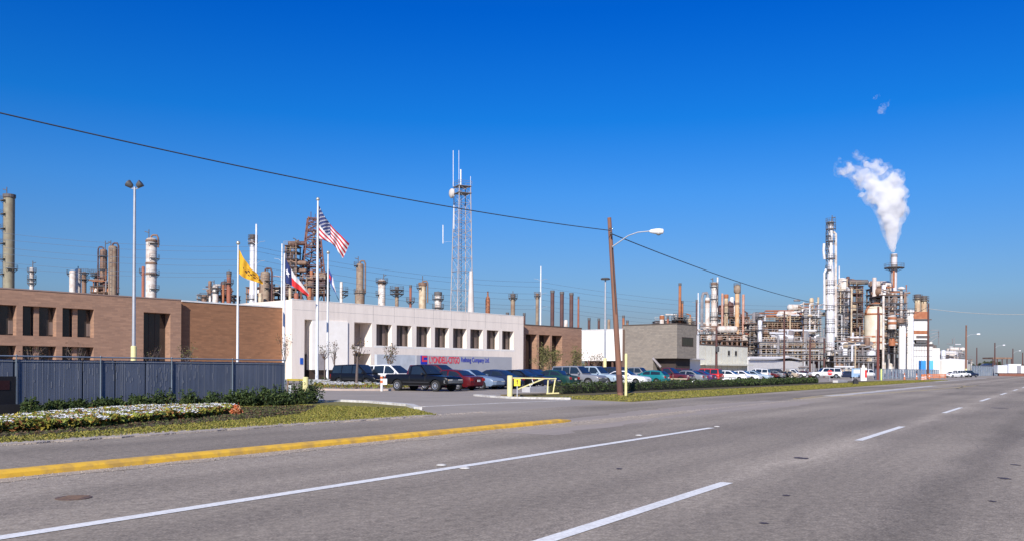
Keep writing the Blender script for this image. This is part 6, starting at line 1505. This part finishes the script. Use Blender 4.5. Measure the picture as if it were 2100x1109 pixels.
# ================================================================== vegetation
def leafmat(nm, c): return mat(nm, c, .75, c2=tuple(x * .6 for x in c), scale=2.0, spec=.3)
LG = [leafmat('leaf_mid', (.045, .075, .018)), leafmat('leaf_dark', (.018, .036, .012)), leafmat('leaf_light', (.085, .12, .03))]
LY = [leafmat('leaf_yellow', (.40, .32, .05)), leafmat('leaf_lime', (.24, .28, .05)), leafmat('leaf_rust', (.30, .13, .04))]
LB = [leafmat('leaf_brown', (.13, .07, .035)), leafmat('leaf_dry', (.20, .13, .07)), leafmat('leaf_olive', (.09, .10, .03))]
LT = [leafmat('leaf_olive_tree', (.16, .16, .05)), leafmat('leaf_olive_dark', (.09, .09, .03)), leafmat('leaf_olive_light', (.24, .22, .09))]
def leaf(mb, c, s, r, up=.3):
    d = Vector((r.gauss(0, 1), r.gauss(0, 1), r.gauss(0, 1) + up)).normalized(); u, v = basis(d); a = r.uniform(0, 6.28); u, v = u * math.cos(a) + v * math.sin(a), v * math.cos(a) - u * math.sin(a)
    mb.add([c - u * s, c + v * s * .45, c + u * s, c - v * s * .45], [(0, 1, 2, 3)])
def clump(mb, c, rx, ry, rz, n, s, r, mats=3, shell=.55):
    for _ in range(n):
        d = Vector((r.gauss(0, 1), r.gauss(0, 1), r.gauss(0, 1))).normalized(); k = shell + (1 - shell) * r.random()
        p = Vector((c[0] + d.x * rx * k, c[1] + d.y * ry * k, max(c[2] + d.z * rz * k, .02)))
        mb.mi = r.choice((0, 0, 1, 2)) if mats == 3 else 0
        leaf(mb, p, s * r.uniform(.6, 1.3), r)
def bush(px, py, w_, h, label, seed, name='shrub', mats=LG, group=None, dens=1.0, ls=.07, z0=.0):
    p = G(px, py); r = random.Random(seed); t = thing(name, label, 'shrub', p, 0, group)
    mb = MB(); n = 7
    for i in range(n):
        a = r.uniform(0, 6.28); k = r.uniform(.1, .55) * w_ / 2; hh = h * r.uniform(.55, 1.0)
        clump(mb, (k * math.cos(a) * 1.4, k * math.sin(a), hh * .5), w_ * .27, w_ * .25, hh * .5, int(150 * dens), ls, r)
    # spiky shoots
    for i in range(int(10 * dens)):
        a = r.uniform(0, 6.28); k = r.uniform(0, .4) * w_; q = Vector((k * math.cos(a), k * math.sin(a), h * .7)); e = q + Vector((r.uniform(-.1, .1), r.uniform(-.1, .1), h * r.uniform(.25, .5)))
        for j in range(6): mb.mi = 0; leaf(mb, q.lerp(e, j / 6), ls, r, 1.5)
    mb.raw('foliage', mats, t)
    sm = MB()
    for i in range(5):
        a = i * 1.26; sm.tube([(0, 0, -.02), (.12 * w_ * math.cos(a), .12 * w_ * math.sin(a), h * .35), (.3 * w_ * math.cos(a), .3 * w_ * math.sin(a), h * .65)], [.02, .014, .006], 5)
    sm.build('stems', wood_d, t)
    return t
ff = 'dark shrubs along the foot of the slatted fence'
for i, (px, py, w_, h, l) in enumerate(((66, 852, .7, .52, 'small dark round shrub nearest the dark signboard'), (120, 845, 1.1, .42, 'low dark shrub second from the signboard'), (158, 843, 1.1, .42, 'low dark shrub third from the signboard, touching the second'), (205, 841, .95, .45, 'low dark shrub fourth from the signboard'), (235, 839.5, .8, .42, 'small low dark shrub fifth from the signboard'), (285, 838, 1.1, .50, 'dark shrub sixth from the signboard, just left of the spiky tall one'), (332, 837, 1.1, .66, 'taller dark shrub with upright shoots in the middle of the row'), (385, 836, 1.15, .62, 'dark shrub with a spiky top right of the tallest one'), (430, 835, 1.1, .58, 'dark shrub below the yellow flagpole foot, left'), (470, 834, 1.1, .62, 'dark shrub directly below the yellow flagpole'), (505, 834, 1.2, .68, 'dense dark shrub fourth from the fence end'), (540, 833, 1.2, .76, 'dense dark shrub third from the fence end'), (572, 832, 1.2, .80, 'dense tall dark shrub second from the fence end'), (604, 829, 1.25, .86, 'dense tall dark shrub right at the fence end'), (632, 827, 1.1, .95, 'rounded dark shrub around the foot of the yellow gate post'))):
    bush(px, py, w_, h, l, 100 + i, group=ff, dens=1.5 if px > 480 else 1.1, ls=.055)
# long low hedge in front of the parked cars
r = random.Random(77); mb = MB(); hA, hB = rp_(1158, 809)[0], rp_(1715, 786)[0]
t = hA; k = 0
while t < hB:
    hh = .66 * r.uniform(.85, 1.12); n_ = 210 if t < hA + 30 else 130; sz = .06 if t < hA + 30 else .10
    clump(mb, (t, HD + .25 + r.uniform(-.15, .15), hh * .5 + .06), .6, .8, hh * .55, n_, sz, r); t += .55
hg = mb.raw('hedge', LG); hg.rotation_euler = (0, 0, PHZ); tag(hg, 'long low clipped green hedge between the road verge and the parked cars', 'hedge')
# low unseen dark block added in the hedge so no light leaks through
core = mat('hedge_block_dark', (.03, .03, .015), .95)
o = MB().box(hA - .2, hB, HD - .2, HD + .7, .03, .52).build('hedge_light_block', core, hg)
# flower beds
def flowerbed(name, label, poly, n, seed, fl=.28, hmax=.32, leafs=LY, zf=1.0, bias=.6):
    r = random.Random(seed); f = inpoly(poly); xs_ = [p[0] for p in poly]; ys_ = [p[1] for p in poly]; mb = MB(); k = 0
    cl_ = [(r.uniform(min(xs_), max(xs_)), (lambda q: min(ys_) + (max(ys_) - min(ys_)) * q ** bias)(r.random()), r.uniform(.3, .9)) for _ in range(int(fl * 260))]
    while k < n:
        x, y = r.uniform(min(xs_), max(xs_)), r.uniform(min(ys_), max(ys_))
        if not f(x, y): continue
        k += 1; z = .06 + r.random() ** .7 * hmax * .85; q_ = math.sin(x * 2.1 + math.sin(y * 3) * 2) + math.sin(y * 4.3 + x); mb.mi = r.choice((0, 0, 1, 1, 1, 2) if q_ > -.3 else (2, 2, 3, 3, 1, 0)); leaf(mb, Vector((x, y, z)), r.uniform(.05, .10), r, 1.2)
    wf = [c for c in cl_ if f(c[0], c[1])]
    for (x, y, s) in wf:
        for _ in range(int(44 * s)):
            q = Vector((x + r.gauss(0, .09 * s), y + r.gauss(0, .10 * s), hmax * r.uniform(.85, 1.15) * zf)); a = r.uniform(0, 6.28); mb.mi = 4
            for j in range(3): aa = a + j * 2.1; e = .06; d = Vector((math.cos(aa), math.sin(aa), .3)) * e; u = Vector((-math.sin(aa), math.cos(aa), .35)) * e * .8; mb.add([q, q + d + u * .5, q + d * 1.3, q + d - u * .5], [(0, 1, 2, 3)])
    o = mb.raw(name, leafs + [LG[0], mat('petal_white', (.85, .85, .82), .7)]); o.rotation_euler = (0, 0, PHZ); tag(o, label, 'flowers', kind='stuff'); return o
b1p = [rp_(-20, 893), rp_(100, 886), rp_(200, 878), rp_(300, 868), rp_(400, 860), rp_(470, 851), rp_(478, 844), rp_(455, 842), rp_(380, 844), rp_(300, 846), rp_(200, 853), rp_(110, 862), rp_(-20, 874)]
flowerbed('flower_bed', 'yellow green bedding plants dotted with white flowers on the left verge', b1p, 26000, 5, fl=1.7, hmax=.24)
o = road_obj(MB().prism(b1s, .0, .045), 'soil_bed', soil_m)
b2p = [rp_(618, 797), rp_(700, 797.5), rp_(845, 797.5), rp_(856, 793), rp_(850, 787), rp_(700, 786), rp_(618, 786)]
flowerbed('flower_bed', 'white flower bed along the driveway edge before the black van and pickup', b2p, 9000, 9, fl=2.6, hmax=.34)
ribbon([rp_(640, 799), rp_(700, 800), rp_(800, 800), rp_(858, 798.5)], .5, 0, .12, 'kerb', mat('pinkish_kerb', (.50, .40, .33), .9, c2=(.40, .32, .27), scale=2))
ragged(rp_(850, 803)[0] + 1, rp_(1030, 803)[0] + 3, lambda t: 27.0, lambda t: 29.5, 'sandy_patch', mat('sandy_paving', (.40, .34, .28), .95, c2=(.31, .27, .24), scale=1.2), .006, step=1, seed=15, amp=.4)
for i, (px, py, w_) in enumerate(((665, 786, 1.0), (712, 787, 1.3), (745, 787, 1.1))): bush(px, py, w_, .62, ('small green shrub behind the white flowers, %s of three' % ('left', 'middle', 'right')[i]), 300 + i, dens=.9, ls=.07, group='green shrubs behind the white flowers')
bush(484, 851, .38, .34, 'small bright orange flowering plant at the right tip of the flower bed', 350, name='flowering_plant', mats=[leafmat('petal_orange', (.75, .22, .08)), leafmat('petal_peach', (.85, .45, .25)), leafmat('leaf_rust', (.3, .13, .04))], dens=.7, ls=.05)
# bare young trees
def sapling(px, Z, ytop, label, seed, leafs=None, spread=1.0, trunk=.07, nl=0, bark=None, base_fork=.35, loc=None):
    b = W2(px, Z); H = W(px, ytop, Z).z; r = random.Random(seed); t = thing('young_tree', label, 'tree', b)
    tr = MB(); tr.tube([(0, 0, 0), (r.uniform(-.05, .05), 0, H * .4), (r.uniform(-.1, .1), 0, H * .7)], [trunk, trunk * .8, trunk * .5], 7)
    tr.build('trunk', bark or wood, t, smooth=True); br = MB(); tips = []
    for i in range(9):
        z0 = H * r.uniform(base_fork, .7); a = r.uniform(0, 6.28); L_ = spread * r.uniform(.5, 1.1); e = Vector((math.cos(a) * L_, math.sin(a) * L_, min(z0 + r.uniform(.5, 1.6) * (H - z0) * .75, H)))
        s_ = Vector((0, 0, z0)); m_ = s_.lerp(e, .5) + Vector((0, 0, -.1)); br.tube([s_, m_, e], [trunk * .45, trunk * .3, trunk * .12], 5); tips += [m_, e]
        for j in range(3):
            q = s_.lerp(e, r.uniform(.4, .95)); e2 = q + Vector((r.uniform(-.4, .4), r.uniform(-.4, .4), r.uniform(.1, .6))) * spread; br.tube([q, e2], [trunk * .2, trunk * .07], 4); tips.append(e2)
    br.build('branches', bark or wood, t)
    if nl:
        mb = MB()
        for _ in range(nl):
            q = r.choice(tips) + Vector((r.gauss(0, .22), r.gauss(0, .22), r.gauss(0, .2))) * spread; mb.mi = r.choice((0, 0, 1, 2)); leaf(mb, q, r.uniform(.05, .10) * (1 if Z < 90 else 1.5), r)
        mb.raw('leaves', leafs, t)
    return t
greyb = mat('bark_grey', (.17, .13, .11), .95, c2=(.11, .08, .07), scale=3)
sapling(584, 76, 690, 'slender bare tree against the bright corner of the white building', 1, LB, .55, .05, 160, greyb)
sapling(731, 63, 698, 'bare young tree with a pale trunk in front of the black van', 2, LB, .55, .11, 120, greyb, base_fork=.5)
sapling(666, 78, 705, 'bare young tree right behind the tallest flagpole', 3, LB, .5, .06, 120, greyb, base_fork=.55)
sapling(686, 84, 700, 'thin bare young tree in front of the bright recess', 4, LB, .45, .06, 90, greyb)
sapling(796, 96, 712, 'small brown leaved tree in front of the white building windows', 5, LB, .9, .07, 260, greyb)
sapling(1112, 124, 722, 'small olive leaved tree before the left slot of the brick building', 7, LT, 1.2, .07, 700, greyb, base_fork=.2)
sapling(1127, 122, 716, 'taller olive leaved tree before the middle slot of the brick building', 8, LT, 1.5, .08, 1500, greyb, base_fork=.15)
sapling(1176, 124, 722, 'olive leaved tree before the plain right part of the brick building', 9, LT, 1.3, .08, 900, greyb, base_fork=.2)
sapling(1222, 128, 728, 'thin reddish tree in front of the white block', 10, LB, 1.0, .06, 260, greyb, base_fork=.3)
sapling(155, 82, 712, 'bare tree in front of the lower brick office windows, behind the fence', 11, LB, 1.2, .08, 120, greyb, base_fork=.2)
sapling(62, 80, 712, 'bare tree at the left before the lower brick office windows', 12, LB, 1.2, .08, 90, greyb, base_fork=.2)
sapling(310, 80, 712, 'bare twiggy tree before the tall dark recess of the brick offices', 13, LB, .9, .06, 60, greyb, base_fork=.2)
sapling(384, 84, 708, 'small olive tree in the shaded corner of the plain brick wing', 14, LT, .8, .06, 200, greyb, base_fork=.2)
# far trees on the right horizon
def fartree(px, Z, ytop, w_, label, seed, mats=LG):
    b = W2(px, Z); H = W(px, ytop, Z).z; r = random.Random(seed); t = thing('distant_tree', label, 'tree', b, 0, 'trees on the far right horizon'); rr = w_ / 2 * Z / F
    MB().tube([(0, 0, 0), (0, 0, H * .5)], [.3, .2], 7).build('trunk', wood_d, t)
    mb = MB()
    for i in range(9):
        a = r.uniform(0, 6.28); k = r.uniform(0, .6) * rr; clump(mb, (k * math.cos(a), k * math.sin(a), H * r.uniform(.35, .8)), rr * .45, rr * .45, H * .24, 110, .42, r)
    mb.raw('crown', mats, t)
FT = [leafmat('far_leaf', (.07, .085, .04)), leafmat('far_leaf_dark', (.045, .055, .03)), leafmat('far_leaf_light', (.11, .12, .055))]
for i, (px, Z, yt, w_, l) in enumerate(((2010, 420, 742, 16, 'low distant tree, leftmost on the right horizon'), (2021, 400, 738.5, 18, 'rounded distant tree right of the leftmost one'), (2033, 390, 738, 18, 'rounded distant tree left of the flat roofed deck'), (2044, 400, 741, 16, 'distant tree partly under the flat roofed deck'), (2085, 460, 744, 16, 'distant tree behind the white trailers'), (2098, 470, 745, 16, 'distant tree at the extreme right edge'), (1996, 480, 745, 12, 'tiny distant tree left of all the others on the horizon'))):
    fartree(px, Z, yt, w_, l, 500 + i, FT)
r = random.Random(9); mb = MB()
for i in range(330):
    x = r.uniform(-900, 2200); y = r.uniform(900, 1300); h = r.uniform(6, 11); clump(mb, (x, y, h * .5), 14, 8, h * .5, 34, 1.8, r)
o = mb.raw('far_woods', FT); tag(o, 'thin line of woods along the distant horizon', 'woods', kind='stuff')
# ================================================================== steam
def steam(name, label, blobs, Z, voxel, dens, disp, nscale, fade, grow=1.0, parent=None, detail=True):
    base = W(blobs[0][0], blobs[0][1], Z); bm = bmesh.new()
    for i, (px, py, wr) in enumerate(blobs):
        c = W(px, py, Z) - base; rr = wr * Z / F * (grow if i > 5 else 1 + (grow - 1) * i / 6)
        c.y += math.sin(i * 2.4) * rr * .5 if i > 6 else 0
        g_ = bmesh.ops.create_icosphere(bm, subdivisions=3, radius=rr)
        for v in g_['verts']: v.co += c
    me = bpy.data.meshes.new(name); bm.to_mesh(me); bm.free(); o = bpy.data.objects.new(name, me); COL.objects.link(o)
    md = o.modifiers.new('r', 'REMESH'); md.mode = 'VOXEL'; md.voxel_size = voxel
    for sc_, st_ in ((disp * 2.6, disp * 1.1), (disp * .8, disp * .6)):
        tx_ = bpy.data.textures.new('puffs', 'CLOUDS'); tx_.noise_scale = sc_; tx_.noise_depth = 4
        d_ = o.modifiers.new('d', 'DISPLACE'); d_.texture = tx_; d_.strength = st_; d_.mid_level = .5; d_.texture_coords = 'LOCAL'
    dg = bpy.context.evaluated_depsgraph_get(); me2 = bpy.data.meshes.new_from_object(o.evaluated_get(dg)); o.modifiers.clear(); o.data = me2
    if parent: o.parent = parent
    else: o.location = base; tag(o, label, 'steam')
    m = bpy.data.materials.new(name + '_vapour'); m.use_nodes = True; n = m.node_tree.nodes; l = m.node_tree.links; n.remove(n['Principled BSDF'])
    v = n.new('ShaderNodeVolumePrincipled'); v.inputs['Color'].default_value = (.995, .995, .998, 1); v.inputs['Anisotropy'].default_value = .0
    tc_ = n.new('ShaderNodeTexCoord'); nz = n.new('ShaderNodeTexNoise'); nz.inputs['Scale'].default_value = nscale; nz.inputs['Detail'].default_value = 8; nz.inputs['Roughness'].default_value = .66; nz.inputs['Distortion'].default_value = .6; l.new(tc_.outputs['Object'], nz.inputs[0])
    sp = n.new('ShaderNodeSeparateXYZ'); l.new(tc_.outputs['Object'], sp.inputs[0])
    # the noise threshold rises with height and downwind, so the plume frays there
    th = n.new('ShaderNodeMath'); th.operation = 'MULTIPLY_ADD'; th.inputs[1].default_value = fade[0]; th.inputs[2].default_value = fade[1]; l.new(sp.outputs[2], th.inputs[0])
    t2 = n.new('ShaderNodeMath'); t2.operation = 'MULTIPLY_ADD'; t2.inputs[1].default_value = -fade[2]; l.new(sp.outputs[0], t2.inputs[0]); l.new(th.outputs[0], t2.inputs[2])
    sb = n.new('ShaderNodeMath'); sb.operation = 'SUBTRACT'; l.new(nz.outputs[0], sb.inputs[0]); l.new(t2.outputs[0], sb.inputs[1])
    ml = n.new('ShaderNodeMath'); ml.operation = 'MULTIPLY'; ml.inputs[1].default_value = dens; l.new(sb.outputs[0], ml.inputs[0])
    mx_ = n.new('ShaderNodeClamp'); mx_.inputs[1].default_value = 0; mx_.inputs[2].default_value = fade[3]; l.new(ml.outputs[0], mx_.inputs[0])
    l.new(mx_.outputs[0], v.inputs['Density']); l.new(v.outputs[0], n['Material Output'].inputs['Volume'])
    o.data.materials.clear(); o.data.materials.append(m); return o
bl = [(1832.5, 516, 6.0), (1832, 508, 7), (1831, 499, 8.5), (1830.5, 488, 11), (1829.5, 476, 13), (1828, 463, 15.5), (1836, 450, 13), (1818, 449, 13), (1842, 435, 15), (1826, 433, 17), (1808, 432, 12), (1846, 419, 13), (1830, 414, 18), (1812, 416, 15), (1796, 408, 12), (1840, 400, 14), (1822, 398, 17), (1802, 396, 15), (1786, 396, 12), (1838, 384, 15), (1832, 368, 14), (1818, 380, 15), (1800, 380, 13), (1782, 382, 13), (1770, 372, 12), (1758, 362, 12), (1748, 352, 11), (1740, 342, 10), (1730, 352, 10), (1722, 340, 9), (1720, 354, 8), (1774, 356, 10), (1790, 364, 11), (1806, 352, 11), (1792, 342, 11), (1778, 336, 9), (1764, 326, 8), (1800, 332, 8), (1756, 318, 6), (1722, 328, 6), (1846, 374, 9), (1815, 345, 8), (1768, 400, 7), (1784, 408, 8)]
sp_ = steam('steam_plume', 'thick white steam plume billowing up and left from the pale stack', bl, 250, .42, 5.0, 1.2, .34, (.0055, .235, .0075, 1.7), grow=.88)
steam('vapour_fringe', None, bl, 250, .5, 2.2, 1.8, .45, (.003, .38, .003, .45), grow=1.4, parent=sp_)
steam('steam_wisp', 'faint detached wisp of steam high above the plume, the lower larger one', [(1812, 222, 9), (1819, 216, 7), (1806, 228, 6), (1815, 232, 5), (1824, 208, 4)], 250, .35, 2.4, 1.4, .7, (0, .46, 0, .35))
steam('steam_wisp', 'tiny faint wisp of steam highest of all above the plume', [(1797, 201, 6), (1803, 197, 5), (1792, 204, 3)], 250, .35, 2.2, 1.2, .8, (0, .46, 0, .3))
